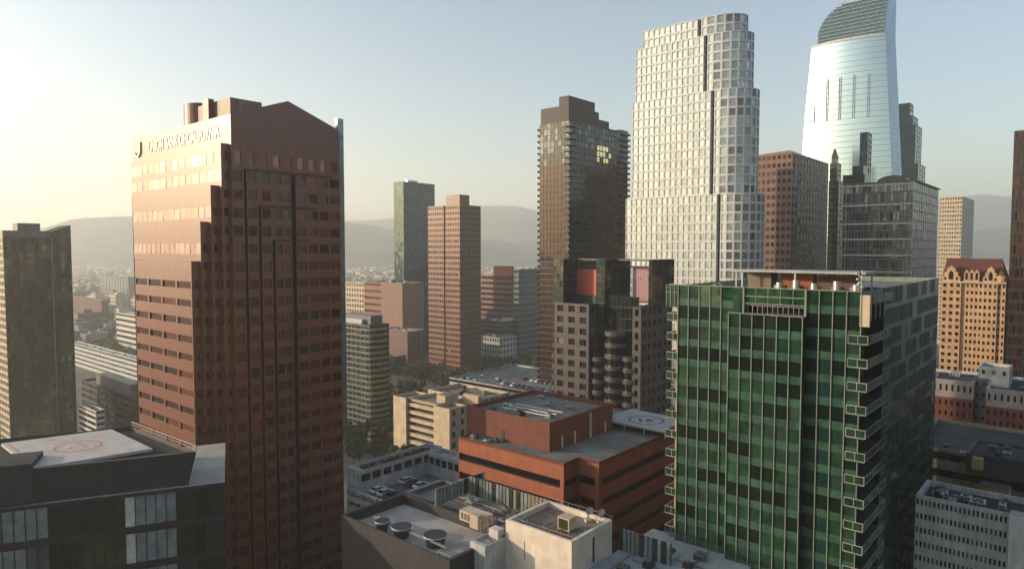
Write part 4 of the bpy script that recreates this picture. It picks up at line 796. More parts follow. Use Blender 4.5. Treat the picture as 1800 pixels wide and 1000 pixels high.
for t, w, hh, mm_ in ((.17, .5, 2.6, 'white_paint'), (.36, .5, 2.6, 'white_paint'), (.6, .9, 5.4, 'cool_white'), (.68, .4, 5.4, 'grey_panel'), (.86, .5, 2.4, 'white_paint')): m_ = MB(); yy_ = c0[1] + (yb_ - c0[1]) * t; m_.box(c0[0] + .003, c0[0] + .12, yy_, yy_ + w, zt_ - .45, zt_ - .5 + hh, mm_); b.mesh('door', m_, po)
roof_clutter(b, xl + 2, c0[0] - 1.5, c0[1] + 1, yb_ - 2, zph - .9, 8, 12, 2.2)
for q in range(3): m_ = MB(); yy_ = c0[1] + 4 + q * 2.2; m_.bar((xl + 7, yy_, zph), (c0[0] - 3, yy_, zph + .1), .25, 'cool_white'); m_.bar((xl + 8 + q, yy_, zph - .9), (xl + 8 + q, yy_, zph), .2, 'steel'); b.mesh('duct', m_, po)
roof_clutter(b, A + 1.2, A + 9, 1.0, c0[1] - .4, zt_ - .5, 4, 8, 1.6)
hz = zt_ + 1.3; hc = b.at(1136, 738, hz); hp = MB(); hp.box(hc[0] - 8.5, hc[0] + 9, hc[1] - 6.0, hc[1] + 7, hz - .35, hz, 'pad_blue'); hpo = b.mesh('helipad', hp)
sp = MB(); sp.box(hc[0] - 7, hc[0] + 8, hc[1] - 4, hc[1] + 6, zt_ - .5, hz - .352, 'dark_panel'); [sp.box(hc[0] + a_, hc[0] + a_ + .3, hc[1] - 5.6, hc[1] - 5.3, zt_ - .5, hz - .352, 'steel') for a_ in (-7.5, -2.5, 2.5, 7.5)]; b.mesh('pad_support_shade', sp)  # dark box stands for the shade in the gap under the pad
mk = MB(); mk.ring(hc[0], hc[1], hz + .012, 3.5, 4.1, 'dark_paint', sx=1.0); b.mesh('pad_marking', mk, hpo)
lt = lettering(b, '16', -1.6, 1.6, 0, 0, 2.6, 'dark_paint', 'pad_number', flatz=0, parent=hpo); lt.location = (hc[0], hc[1], hz); lt.rotation_euler = (0, 0, R(ANG * -1)); 
for v in lt.data.vertices: v.co.y -= 1.3
rm = MB(); rm.bar((hc[0] - 8, hc[1] - 6, hz - .2), (hc[0] - 8, hc[1] - 10, zt_ - .4), .3, 'cool_white'); b.mesh('access_ramp', rm, hpo)
#==B17==
# ================================================================ 17. cream building, parking deck
b = Bld('cream_office', 'sunlit cream block with striped open floors and blank stair towers', 790, 245, 719)
zt_ = b.z(719); A = b.lx(690, 705); xa, xb, xc = b.lx(762, 715), b.lx(747, 715), b.lx(712, 715)
st = dict(nb=1, fh=2.9, wf=(.0, 1.), hf=(.45, .98), d=1.4, panes=('black_win',), tilt=0)
b.block('stair_tower', xa, 0, 0, 9, 0, zt_, 'cream', right=grd(2, 4, ('grey_glass_b',), (.3, .7)), roof='tan_roof')
b.block('wall', xc, xa - .003, 1.5, 16, 0, zt_ + .2, 'cream', front=st, roof='tan_roof', parent=b.o)
b.block('stair_tower', A, xc - .003, .4, 12, 0, zt_ + .4, 'cream', roof='tan_roof')
b.block('rear_wing', A + 3, -.5, 16.003, 34, 0, zt_ + .8, 'cream', right=grd(6, 4, ('grey_glass_b', 'dark_glass')), roof='tan_roof', rise=1.2)
ph = MB(); ph.box(xb, xa, 6, 13, zt_ - .6, zt_ + 2.6, 'cream', 'tan_roof'); ph.box(-6, 2, 13, 15, zt_ - .8, zt_ + 2.8, 'cream'); b.mesh('penthouse', ph); roof_clutter(b, A + 4, -2, 18, 32, zt_ - .4, 9, 21, 2.6)
b = Bld('parking_roof_building', 'low building whose flat roof serves as a car park, behind the cream block', 985, 300, 700)
zt_ = b.z(697); A = b.lx(790, 690); BP = 52; b.block('wall', A, 0, 0, BP, 0, zt_, 'pale_roof', front=rib(3.4, ('black_win',), (.4, .8), 4), right=rib(3.4, ('black_win',), (.4, .8), 4), roof='grey_roof', parent=b.o)
roof_clutter(b, A + 2, A + 26, 2, 16, zt_ - .9, 7, 5, 3.5); PARK = (b, A, BP, zt_ - .9)
b = Bld('parking_garage', 'white multi-storey parking garage with open decks and an L shaped upper wing', 700, 151, 892)
zd = b.z(892); A = b.lx(609, 850); zw = ZZ(820, 163.5); BB = 27
og = dict(fh=2.7, hf=(.42, .95), d=1.2, panes=('black_win',), tilt=0)
b.block('wall', A, 0, 0, BB, 0, zd, 'cool_white', front=dict(nb=7, wf=(.06, .94), **og), right=dict(nb=8, wf=(.06, .94), **og), roof='grey_roof', rise=1.0, parent=b.o)
b.block('upper_wing', A, A + 5.2, .3, BB, zd - .9, zw, 'cool_white', front=grd(3, 3, ('grey_glass_b',), (.35, .65), (.35, .6)), right=dict(nb=8, fh=3.6, wf=(.08, .92), hf=(.15, .7), d=.6, panes=('black_win',)), roof='pale_roof')
b.block('rear_wing', A + 5.203, 0, BB - 5, BB, zd - .9, zw - .4, 'cool_white', front=grd(6, 3.6, ('black_win',), (.1, .9), (.15, .7)), roof='pale_roof')
for k in range(8): m_ = MB(); m_.box(A + 1.4, A + 3.2, 3 + k * 2.8, 4.8 + k * 2.8, zw - .9, zw - .2, 'dark_roof'); b.mesh('roof_hatch', m_)
GAR = (b, A, BB, zd - .9)
# ================================================================ 18. front centre: dark parapet block, white penthouse block
b = Bld('parapet_building', 'near dark walled rooftop holding cooling tanks, bottom centre', 790, 92, 985)
zt_ = b.z(985); A = b.lx(600, 925); BB = b.ly(850, 965)
b.block('wall', A, 0, 0, BB + 6, 0, zt_, 'charcoal', roof='pale_roof', rise=1.7, parent=b.o)
for k, (px_, py_, r_) in enumerate(((706, 935, 1.5), (765, 950, 1.7), (672, 925, 1.1))):
    x_, y_ = b.at(px_, py_, zt_ - 1); m_ = MB(); m_.cyl(x_, y_, zt_ - 1.7, zt_ - .2, r_ * .75, 'teal_glass', 20, r_); m_.cyl(x_, y_, zt_ - .2, zt_ + .05, r_ * 1.06, 'cool_white', 20, r_ * 1.06, 'dark_roof'); b.mesh('cooling_tank', m_)
for k in range(7): m_ = MB(); x_ = -3.6 + k * .55; m_.box(x_, x_ + .22, 1.2, 1.4, zt_ - 1.7, zt_ - .1, 'cool_white'); b.mesh('louvre', m_)
pp = MB(); pp.bar((A + 4, 3.5, zt_ - .4), (-4, 3.2, zt_ - .4), .22, 'steel'); pp.bar((A + 4, 4.2, zt_ - .6), (-6, 4.0, zt_ - .6), .15, 'cool_white'); b.mesh('pipe', pp)
b = Bld('white_roof_building', 'bright white rooftop building with a square penthouse, bottom centre', 1005, 90, 952)
zph = b.z(952); A = b.lx(889, 918); BB = b.ly(1076, 920); zr = 58.0
b.block('penthouse', A, 0, 0, BB, 30, zph, 'warm_white', roof='tan_roof', rise=.8)
m_ = MB(); m_.box(.003, .16, BB * .5, BB * .5 + .25, zph - 4.6, zph - 1, 'black'); b.mesh('ladder', m_); m_ = MB(); m_.box(A * .7, A * .7 + .06, -.05, -.003, zph - 5, zph - 2.2, 'grey_panel'); b.mesh('drain_pipe', m_)
F1 = b.at(826, 950, zr); A2 = F1[0]; y0_ = F1[1]
b.block('wall', A2, A - .003, y0_, y0_ + 15, 0, zr, 'cool_white', roof='pale_roof', rise=.5, parent=b.o)
roof_b = MB(); rb0 = b.at(1180, 975, 55.5); roof_b.box(.003, 17, BB * .4, BB + 12, 0, 55.5, 'cool_white', 'pad_blue'); b.mesh('side_roof', roof_b)
m_ = MB(); p = b.at(785, 925, zr); 
ac = Bld('rooftop_unit', 'large cream box shaped air handling unit on the white roof left of the penthouse', 812, 103, 905, 'air conditioner')
za = zr - .5; q = ac.at(850, 928, za); ac.o.location = (ac.c[0], ac.c[1], za); m_ = MB(); m_.box(q[0] - 5.2, q[0], q[1], q[1] + 2.2, 0, 1.6, 'cream'); ac.mesh('casing', m_); m_ = MB(); m_.box(q[0] - 1.9, q[0] - .2, q[1] - 1.1, q[1] - .01, 0, 2.1, 'cream'); ac.mesh('intake_box', m_)
for k in range(4): m_ = MB(); m_.box(q[0] - 4.8 + k * .7, q[0] - 4.4 + k * .7, q[1] - .05, q[1] - .004, .3, 1.3, 'grey_panel'); ac.mesh('grille', m_)
b2 = ac
m_ = MB(); q = b.at(868, 942, zr); m_.box(q[0] - 1, q[0] + .8, q[1], q[1] + 1.4, zr - .5, zr + 1.0, 'white_paint'); b.mesh('vent_unit', m_)
for k in range(3): q = b.at(845 + k * 12, 930 - k * 3, zr); m_ = MB(); m_.bar((q[0], q[1], zr - .5), (q[0] + .3, q[1], zr + 1.6), .14, 'brown_stone'); m_.bar((q[0], q[1], zr + 1.0), (q[0] + 1.2, q[1] + .4, zr + 1.5), .14, 'brown_stone'); b.mesh('pipe', m_)
# corrugated screen of tall glass strips behind the roofs
def screen(name, label, x0, y0, x1, y1, z0, z1, n):
    rnd = random.Random(n); t = empty(name, label, 'screen wall', (*b.wxy(x0, y0), z0), b.a); L_ = math.hypot(x1 - x0, y1 - y0); dx, dy = (x1 - x0) / L_, (y1 - y0) / L_
    for k in range(n):
        a_, c_ = L_ * k / n, L_ * (k + .74) / n; w_ = .16; m_ = MB(); m_.prism([(dx * a_, dy * a_), (dx * c_, dy * c_), (dx * c_ - dy * w_, dy * c_ + dx * w_), (dx * a_ - dy * w_, dy * a_ + dx * w_)], 0, z1 - z0, rnd.choice(['curtain_sheen', 'dim_blind', 'curtain_sheen', 'teal_glass', 'grey_glass'])); m_.build('strip', t)
    m_ = MB(); off = .2; m_.prism([(-dy * off, dx * off), (dx * L_ - dy * off, dy * L_ + dx * off), (dx * L_ - dy * .3, dy * L_ + dx * .3), (-dy * .3, dx * .3)], 0, z1 - z0 - .1, 'grey_panel'); m_.build('backing', t)
zs0 = zr - .6; s0 = b.at(738, 896, zr); s1 = b.at(948, 928, zr); screen('roof_screen', 'long row of pale glass strips screening the roof, under the orange brick building', s0[0], s1[1] + 4.5, s1[0] + 1, s1[1] + 4.5, zs0, zr + 2.6, 26)
screen('roof_screen', 'shorter row of grey glass strips running back beside the parking garage', s0[0] - .5, s1[1] - 3, s0[0] - .5, s1[1] + 9, zs0, zr + 2.2, 14)
g0 = b.at(1078, 965, 56); screen('roof_screen', 'golden lit row of glass strips between white penthouse and the green tower', g0[0], g0[1] + 1.5, g0[0] + 8.5, g0[1] + 1.5, 55.4, 58.8, 12)
dk = Bld('service_deck', 'dark lower roof deck under the row of glass strips', 950, 118, 900); zdk = zr - .9; dk.block('wall', -22, 12, -12, -3, 0, zdk - 1.6, 'grey_panel', roof='grey_roof', parent=dk.o)
def roof_pipes(b, x0, x1, y0, y1, z, n, seed):
    rs = random.Random(seed)
    for k in range(n):
        m_ = MB(); y_ = rs.uniform(y0, y1); x_ = rs.uniform(x0, x1); a_ = rs.uniform(x0, x1); m_.bar((x_, y_, z + .15), (a_, y_, z + .15), .12, rs.choice(['steel', 'cool_white', 'brown_stone'])); m_.bar((a_, y_, z + .15), (a_, rs.uniform(y0, y1), z + .15), .12, 'steel'); b.mesh('pipe', m_)
roof_pipes(b, A + .6, -.6, .6, BB - .6, zph - .8, 4, 3); roof_pipes(b, A2 + .8, A - .8, y0_ + 1, y0_ + 13, zr - .5, 6, 5); roof_clutter(b, A2 + .8, A - .6, y0_ + 4, y0_ + 14, zr - .5, 6, 31, 1.3); roof_clutter(b, A + .6, -3, 1.5, BB - 1, zph - .8, 3, 35, .9); roof_clutter(b, 2, 15, BB * .5, BB + 10, 55.5, 7, 33, 1.6); roof_pipes(b, 1, 16, BB * .5, BB + 11, 55.5, 5, 7)
roof_clutter(dk, -20, 10, -11, -4, zdk - 2.5, 9, 41, 1.8); roof_pipes(dk, -20, 10, -11, -4, zdk - 2.5, 5, 9)
roof_clutter(GAR[0], GAR[1] + .8, GAR[1] + 4.6, 2, 25, zw - .9, 4, 51, 1.4)
# things on the penthouse roof
for k, (px_, py_, lab) in enumerate(((1034, 916, 'larger white satellite dish nearer the corner of the white penthouse roof'), (1055, 918, 'second white satellite dish, at the right rim of the white penthouse roof'))):
    x_, y_ = b.at(px_, py_, zph - .8); w_ = b.wxy(x_, y_); t = empty('satellite_dish', lab, 'satellite dish', (*w_, zph - .8), R(20), 'satellite dishes on the penthouse roof')
    m_ = MB(); m_.bar((0, 0, 0), (0, 0, 1.5), .12, 'steel'); m_.box(-.5, .5, -.4, .4, 0, .35, 'cream'); m_.build('mount', t)
    m_ = MB(); rr = .62 - .08 * k; n = 18
    for ring_ in range(4):
        for q in range(n):
            def pt_(r, a): return (r * math.cos(a), -.45 - .35 * (1 - (r / rr) ** 2) * -1 - .0, 1.75 + r * math.sin(a))
            r0, r1 = rr * ring_ / 4, rr * (ring_ + 1) / 4; a0, a1 = 2 * math.pi * q / n, 2 * math.pi * (q + 1) / n
            m_.quad(pt_(r0, a0), pt_(r1, a0), pt_(r1, a1), pt_(r0, a1), 'white_paint')
    m_.build('reflector', t); m_ = MB(); m_.bar((0, -.1, 1.5), (0, -.75, 1.75), .06, 'steel'); m_.build('feed_arm', t)
x_, y_ = b.at(990, 935, zph - .8); t = empty('cooling_unit', 'square cooling unit with a dark open front on the white penthouse roof', 'air conditioner', (*b.wxy(x_, y_), zph - .8), b.a)
m_ = MB(); m_.box(-1, 1, 0, 2, .3, 2.1, 'cream'); m_.build('casing', t); m_ = MB(); m_.box(-.8, .8, -.05, -.004, .5, 1.9, 'olive_glass'); m_.build('grille', t); m_ = MB(); [m_.box(a_, a_ + .15, c_, c_ + .15, 0, .3, 'steel') for a_ in (-1, .85) for c_ in (0, 1.85)]; m_.build('base_frame', t)
rl = MB(); yk = BB * .9
for p0, p1 in (((A, .2), (0, .2)), ((0, .2), (0, BB)), ((A, BB), (0, BB)), ((A, .2), (A, BB))):
    rl.bar((*p0, zph + .55), (*p1, zph + .55), .05, 'steel')
    for q in range(7): tt = q / 6; rl.bar((p0[0] + (p1[0] - p0[0]) * tt, p0[1] + (p1[1] - p0[1]) * tt, zph), (p0[0] + (p1[0] - p0[0]) * tt, p0[1] + (p1[1] - p0[1]) * tt, zph + .55), .04, 'steel')
b.mesh('railing', rl)
m_ = MB(); m_.cyl(0, 0, 0, 2.8, .05, 'dark_paint', 8, .03); m_.bar((-.3, 0, 2.2), (.3, 0, 2.2), .04, 'dark_paint'); w_ = b.wxy(-1.2, BB * .55); o = m_.build('antenna'); o.location = (*w_, zph - .8); tag(o, 'thin upright antenna on the white penthouse roof beside the dishes', 'antenna')
# ================================================================ 19. bottom right roofs
b = Bld('flat_roof_building', 'dark flat roofed block with a yellow stair house, lower right', 1880, 128, 850)
zt_ = b.z(820); zt_ = ZZ(880, 112); A = b.lx(1600, 880); b.block('wall', A, 0, 0, 30, 0, zt_, 'tan_roof', front=rib(3.6, ('black_win',), (.35, .8), 4), roof='dark_roof', parent=b.o)
p = b.at(1745, 895, zt_); m_ = MB(); m_.box(p[0] - 2.0, p[0] + 2.0, p[1], p[1] + 3.6, zt_ - .9, zt_ + 3.4, 'yellow_wall', 'dark_roof'); b.mesh('stair_house', m_)
p = b.at(1800, 840, zt_); b.block('upper_roof', p[0] - 9, p[0] + 12, p[1], p[1] + 12, zt_ - .9, zt_ + 3.0, 'charcoal', roof='dark_roof', rise=.4)
q = b.at(1722, 822, zt_ + 3); m_ = MB(); m_.box(q[0] - 1.2, q[0] + .4, q[1], q[1] + 1.5, zt_ + 2.6, zt_ + 4.6, 'yellow_slab'); b.mesh('vent_unit', m_); roof_clutter(b, p[0] - 7, p[0] + 9, p[1] + 1, p[1] + 10, zt_ + 2.6, 9, 4, 2.0); roof_clutter(b, A + 2, -4, 1, 8, zt_ - .9, 8, 14, 1.5)
m_ = MB(); q = b.at(1690, 870, zt_); m_.box(q[0] - 4, q[0] + 3, q[1], q[1] + 3.5, zt_ - .88, zt_ - .6, 'brick'); b.mesh('roof_mat', m_)
b = Bld('white_office', 'white office block with rows of small square windows, bottom right corner', 1885, 92, 960)
zt_ = ZZ(925, 92); A = b.lx(1608, 925); b.block('wall', A, 0, 0, 9, 0, zt_, 'cool_white', front=dict(nb=34, fh=2.2, wf=(.22, .78), hf=(.3, .72), d=.2, panes=('black_win', 'dark_glass', 'grey_glass_b')), roof='dark_roof', parent=b.o)
roof_clutter(b, A + 1, -1, .8, 8, zt_ - .9, 16, 9, 1.6); m_ = MB(); xq = b.lx(1775, 950); m_.box(xq, -.5, -2.2, -.01, 0, zt_ + .6, 'cool_white', 'pale_roof'); b.mesh('corner_block', m_)
# ================================================================ 20. left middle distance
simple('brick_hall', 'flat brick hall with a cream base band left of the granite tower', 178, 900, 528, 100, 190, 'brick', dict(nb=10, fh=22, wf=(.2, .8), hf=(.1, .25), d=.5, panes=('gold_glass',)), None, 'pale_roof', clutter=8)
simple('white_striped_office', 'white office block with stacked horizontal bands, left against the granite tower', 250, 620, 556, 204, 270, 'white_paint', rib(5.2, ('dark_glass', 'grey_glass_b'), (.45, .95)), None, 'pale_roof')
simple('long_white_building', 'long low white building between the dark tower and the granite tower', 262, 480, 638, 120, 280, 'cool_white', rib(3.6, ('grey_glass_b', 'dark_glass'), (.35, .75), 12), None, 'pale_roof', clutter=14)
simple('terrace_building', 'dark banded office block left of the granite tower behind the helipad building', 235, 300, 700, 145, 260, 'dark_panel', rib(3.2, ('dark_glass', 'black_win'), (.3, .85), 6), rib(3.2, ('dark_glass',)), 'grey_roof', pen=(.1, .75, .2, .9, 5, 'grey_panel'), clutter=6)
simple('banded_podium', 'small white banded block at the foot of the dark left tower', 168, 290, 722, 138, 184, 'white_paint', rib(2.6, ('black_win',), (.4, .95), 2), rib(2.6, ('black_win',), (.4, .95), 2), 'grey_roof')
simple('hazy_office', 'hazy grey office block near the hills, left of the granite tower', 225, 1300, 487, 175, 250, 'grey_panel', grd(10, 5, ('dark_glass_b',)), None, 'pale_roof')
#==FAR==
# ================================================================ unseen towers added right of and behind the viewpoint for glass fronts to mirror
sc = MB(); rs = random.Random(4)
for (x, y, w, h, mt) in ((262, 160, 46, 175, 'brown_tower'), (300, 40, 50, 150, 'orange_brick'), (215, -70, 44, 130, 'charcoal'), (340, -190, 60, 190, 'grey_granite'), (150, -170, 46, 140, 'brown_stone'), (420, 300, 60, 160, 'charcoal'), (420, 120, 50, 120, 'cream'),
        (-165, -45, 40, 128, 'charcoal'), (-260, -130, 52, 150, 'grey_granite'), (-90, -170, 50, 118, 'brown_stone'), (30, -240, 60, 150, 'charcoal'), (560, 420, 60, 150, 'grey_granite')):
    c = Vector((x, y, 0)); ux, uy = math.cos(R(ANG)), math.sin(R(ANG)); k = w / 2
    P4 = [(x + a_ * k * ux - c_ * k * uy, y + a_ * k * uy + c_ * k * ux) for a_, c_ in ((-1, -1), (1, -1), (1, 1), (-1, 1))]
    sc.prism(P4, 0, h, mt, 'grey_roof')
    for (p, q) in zip(P4, P4[1:] + P4[:1]):
        dx, dy = (q[0] - p[0]) / w, (q[1] - p[1]) / w; nx, ny = dy * .12, -dx * .12; z = 6
        while z < h - 4:
            for t in range(9):
                a_, c_ = w * (t + .2) / 9, w * (t + .8) / 9
                sc.quad((p[0] + dx * a_ + nx, p[1] + dy * a_ + ny, z), (p[0] + dx * c_ + nx, p[1] + dy * c_ + ny, z), (p[0] + dx * c_ + nx, p[1] + dy * c_ + ny, z + 2.2), (p[0] + dx * a_ + nx, p[1] + dy * a_ + ny, z + 2.2), 'black_win')
            z += 4
sc = sc.build('reflection_towers'); sc['kind'] = 'stuff'; tag(sc, 'unseen downtown towers added around the viewpoint, seen only mirrored in glass fronts', 'city')
# ================================================================ streets
def sheet(name, pts, z, mat): m_ = MB(); m_.poly([(*p, z) for p in pts], mat); o = m_.build(name); o['kind'] = 'structure'; return o
U = (math.cos(R(ANG)), math.sin(R(ANG))); V = (-U[1], U[0])
def uv(o, a, c): return (o[0] + a * U[0] + c * V[0], o[1] + a * U[1] + c * V[1])
O = XY(830, 430)
sheet('road', [uv(O, -500, -9), uv(O, 260, -9), uv(O, 260, 9), uv(O, -500, 9)], .012, 'asphalt'); 
for s_ in (-1, 1):
    m_ = MB(); a_, c_ = uv(O, -500, s_ * 11), uv(O, 260, s_ * 11)
    m_.prism([uv(O, -500, s_ * 11 - 2), uv(O, 260, s_ * 11 - 2), uv(O, 260, s_ * 11 + 2), uv(O, -500, s_ * 11 + 2)], 0, .14, 'pavement'); m_.build('pavement')['kind'] = 'structure'
lm = MB()
for k in range(90): p0 = -500 + k * 8; lm.poly([(*uv(O, p0, -.1), .018), (*uv(O, p0 + 3, -.1), .018), (*uv(O, p0 + 3, .1), .018), (*uv(O, p0, .1), .018)], 'line_paint')
lm = lm.build('road_markings'); lm['kind'] = 'structure'
# ================================================================ trees
def tree_meshes(seed, mat, leaves, hgt=9.0, leaf=.9):
    rs = random.Random(seed); tr = MB(); tr.cyl(0, 0, 0, hgt * .45, .35, 'bark', 7, .2)
    for k in range(5):
        a_ = k * 1.26 + rs.random(); tr.bar((0, 0, hgt * .35), (math.cos(a_) * hgt * .22, math.sin(a_) * hgt * .22, hgt * (.6 + .1 * rs.random())), .16, 'bark')
    cr = MB(); lobes = [(rs.gauss(0, hgt * .17), rs.gauss(0, hgt * .17), hgt * rs.uniform(.5, .88), hgt * rs.uniform(.13, .24)) for _ in range(9)]
    for k in range(leaves):
        lx_, ly_, lz_, lr_ = rs.choice(lobes); v = Vector((rs.gauss(0, 1), rs.gauss(0, 1), rs.gauss(0, 1))).normalized() * lr_ * rs.uniform(.55, 1.1)
        c = Vector((lx_, ly_, lz_)) + v; a_ = Vector((rs.gauss(0, 1), rs.gauss(0, 1), rs.gauss(0, .6))).normalized() * leaf * rs.uniform(.5, 1.1); d_ = a_.cross(Vector((rs.gauss(0, 1), rs.gauss(0, 1), rs.gauss(0, 1)))).normalized() * leaf * rs.uniform(.4, .9)
        cr.quad(tuple(c - a_), tuple(c - d_), tuple(c + a_), tuple(c + d_), mat)
    return tr.data('trunk'), cr.data('crown')
TM = [tree_meshes(1, 'leaf_dark', 700), tree_meshes(2, 'leaf_dark', 700), tree_meshes(3, 'leaf_olive', 700), tree_meshes(4, 'leaf_dry', 600)]
TL = ['dark bushy street tree in the shaded grove around the brown tower', 'dark bushy street tree in the shaded grove around the brown tower', 'olive green tree in the grove around the brown tower', 'dry brownish tree in the grove around the brown tower']
def tree(x, y, z, sc, kind, label, group):
    t = empty('tree', label, 'tree', (x, y, z), random.uniform(0, 6.28), group); t.scale = (sc, sc, sc * random.uniform(.85, 1.15))
    for nm, me in zip(('trunk', 'crown'), TM[kind]): o = bpy.data.objects.new(nm, me); COL.objects.link(o); o.parent = t
def blocked(x, y, pad=6):
    for q in BUILDINGS:
        dx, dy = x - q.c[0], y - q.c[1]; lx_, ly_ = dx * q.u[0] + dy * q.u[1], dx * q.w[0] + dy * q.w[1]
        if getattr(q, 'ext', None) and q.ext[0] - pad < lx_ < q.ext[1] + pad and q.ext[2] - pad < ly_ < q.ext[3] + pad: return True
    return False
for q in BUILDINGS:
    xs = []; ys = []
    for ch in q.o.children:
        for v in ch.bound_box: xs.append(v[0]); ys.append(v[1])
    if xs: q.ext = (min(xs), max(xs), min(ys), max(ys))
def on_road(x, y):
    dx, dy = x - O[0], y - O[1]; return abs(dx * V[0] + dy * V[1]) < 14
rs = random.Random(11); n = 0
while n < 210:
    px_, Y_ = rs.uniform(590, 950), rs.uniform(300, 575)
    x, y = XY(px_, Y_)
    if blocked(x, y) or on_road(x, y): continue
    k = rs.choice([0, 0, 1, 1, 2, 3]); tree(x, y, 0, rs.uniform(.8, 1.5), k, TL[k], 'trees of the grove around the brown tower'); n += 1
x, y = XY(712, 236); 
for (p_, Y_, z_, s_, k) in ((704, 228, 22, 1.3, 2), (713, 226, 18, 1.1, 2)): tree(*XY(p_, Y_), z_, s_, k, 'olive tree against the cream stair tower, ' + ('taller one' if p_ == 704 else 'shorter one'), None)
x, y = XY(640, 112); tree(x, y, 52.5, .28, 2, 'small green potted tree on the roof corner before the parking garage', None)
# planter under roof trees so that they stand on something
for (p_, Y_, z_, nm) in ((704, 228, 22, 'tall'), (713, 226, 18, 'short'), (640, 112, 52.5, 'roof')):
    x, y = XY(p_, Y_); m_ = MB(); m_.box(-2 if z_ < 50 else -.5, 2 if z_ < 50 else .5, -2 if z_ < 50 else -.5, 2 if z_ < 50 else .5, -z_ + .02, .05, 'pavement', 'bark'); o = m_.build('planter'); o.location = (x, y, z_); tag(o, 'concrete planter pier under the ' + {'tall': 'taller olive tree', 'short': 'shorter olive tree', 'roof': 'small roof tree'}[nm], 'planter')
# ================================================================ cars
def car_parts(col):
    bd = MB(); pr = [(-2.2, .35), (2.2, .35), (2.25, .75), (1.2, .95), (-1.9, .98), (-2.25, .8)]; w = .88
    def ext(p, w_, mat, mb): 
        mb.poly([(a, -w_, z) for a, z in p], mat); mb.poly([(a, w_, z) for a, z in reversed(p)], mat)
        for (a, c) in zip(p, p[1:] + p[:1]): mb.quad((a[0], w_, a[1]), (c[0], w_, c[1]), (c[0], -w_, c[1]), (a[0], -w_, a[1]), mat)
    ext(pr, w, col, bd); ext([(-1.3, 1.36), (.3, 1.36), (.35, 1.42), (-1.3, 1.42)], .7, col, bd)
    gl = MB(); ext([(1.1, .95), (.3, 1.38), (-1.3, 1.38), (-1.85, .97)], .74, 'black_win', gl)
    wh = []
    for a in (-1.4, 1.4):
        for s_ in (-1, 1):
            m_ = MB(); n = 12; pts = [(a + .33 * math.cos(6.283 * k / n), .33 + .33 * math.sin(6.283 * k / n)) for k in range(n)]
            for k in range(n): p, q = pts[k], pts[(k + 1) % n]; m_.quad((p[0], s_ * .9, p[1]), (q[0], s_ * .9, q[1]), (q[0], s_ * .7, q[1]), (p[0], s_ * .7, p[1]), 'rubber')
            m_.poly([(p[0], s_ * .9, p[1]) for p in pts], 'steel'); wh.append(('wheel', m_.data('wheel')))
    hl = [];
    for s_ in (-1, 1): m_ = MB(); m_.box(2.2, 2.27, s_ * .62 - .16, s_ * .62 + .16, .6, .74, 'head_glass'); hl.append(('headlight', m_.data('headlight')))
    return [('body', bd.data('body')), ('window', gl.data('window'))] + wh + hl
CARS = {c: car_parts('car_' + c) for c in ('white', 'red', 'grey', 'blue', 'black')}
def car(x, y, z, rz, c, label, group):
    t = empty('parked_car', label, 'car', (x, y, z), rz, group)
    for nm, me in CARS[c]: o = bpy.data.objects.new(nm, me); COL.objects.link(o); o.parent = t
rs = random.Random(3); pb, A, BP, zpk = PARK
for r_ in range(3):
    for k in range(13):
        if rs.random() < .3: continue
        c = rs.choice(['white', 'white', 'red', 'grey', 'blue', 'black']); x, y = pb.wxy(-4 - k * 3.0, 8 + r_ * 15)
        car(x, y, zpk, pb.a + R(90), c, f'{c} car parked on the flat roof deck behind the cream block', 'cars parked on the roof deck')
pb, A, BB, zg = GAR
for r_ in range(2):
    for k in range(5):
        c = rs.choice(['white', 'grey', 'blue', 'black', 'red']); x, y = pb.wxy(-2.6 - k * 2.7, 5 + r_ * 9); car(x, y, zg, pb.a + R(90), c, f'{c} car parked on the open top deck of the white garage', 'cars parked on the garage deck')
for k in range(14):
    c = rs.choice(['white', 'grey', 'blue', 'black', 'red']); x, y = uv(O, -60 + k * 13 + rs.uniform(-2, 2), rs.choice([-4, 4])); car(x, y, .02, R(ANG), c, f'{c} car on the road past the brown tower', 'cars on the road')
for k in range(7):
    x, y = uv(O, -70 + k * 30, 10.3); t = empty('street_lamp', 'tall grey street lamp on the far pavement of the road past the brown tower', 'street lamp', (x, y, .14), R(ANG), 'street lamps along the road')
    m_ = MB(); m_.cyl(0, 0, 0, 9, .14, 'steel', 8, .08); m_.bar((0, 0, 9), (0, -2, 9.4), .09, 'steel'); m_.build('pole', t); m_ = MB(); m_.box(-.2, .2, -2.6, -1.9, 9.3, 9.5, 'cool_white'); m_.build('lamp_head', t)
# ================================================================ low-rise city towards the hills
HP = [('pale', 'pale_attic', 'grey_roof'), ('tan', 'cream', 'tan_roof'), ('grey', 'grey_granite', 'grey_roof'), ('brick red', 'dull_pink', 'red_roof')]
GAPS = [(122, 240, 1.5), (598, 695, 1.3), (843, 945, 1.3), (1708, 1786, 1.0)]
def house_mesh(kind, seed):
    nm, wm, rm = HP[kind]; r2 = random.Random(seed); w, l, h = r2.uniform(14, 34), r2.uniform(10, 22), r2.uniform(6, 15); m_ = MB(); m_.box(-w / 2, w / 2, -l / 2, l / 2, 0, h, wm, rm)
    m_.box(-w * .2, w * .15, -l * .2, l * .2, h, h + 2.2, wm, rm)
    n = int(w / 4)
    for f in range(int(h / 3.2)):
        for k in range(n): x0 = -w / 2 + (k + .25) * w / n; m_.box(x0, x0 + w / n * .5, -l / 2 - .05, -l / 2 - .001, f * 3.2 + 1, f * 3.2 + 2.5, 'black_win')
    return m_
HM = [[house_mesh(k, k * 10 + q) for q in range(5)] for k in range(4)]; HD = [[m.data('distant_building') for m in r] for r in HM]
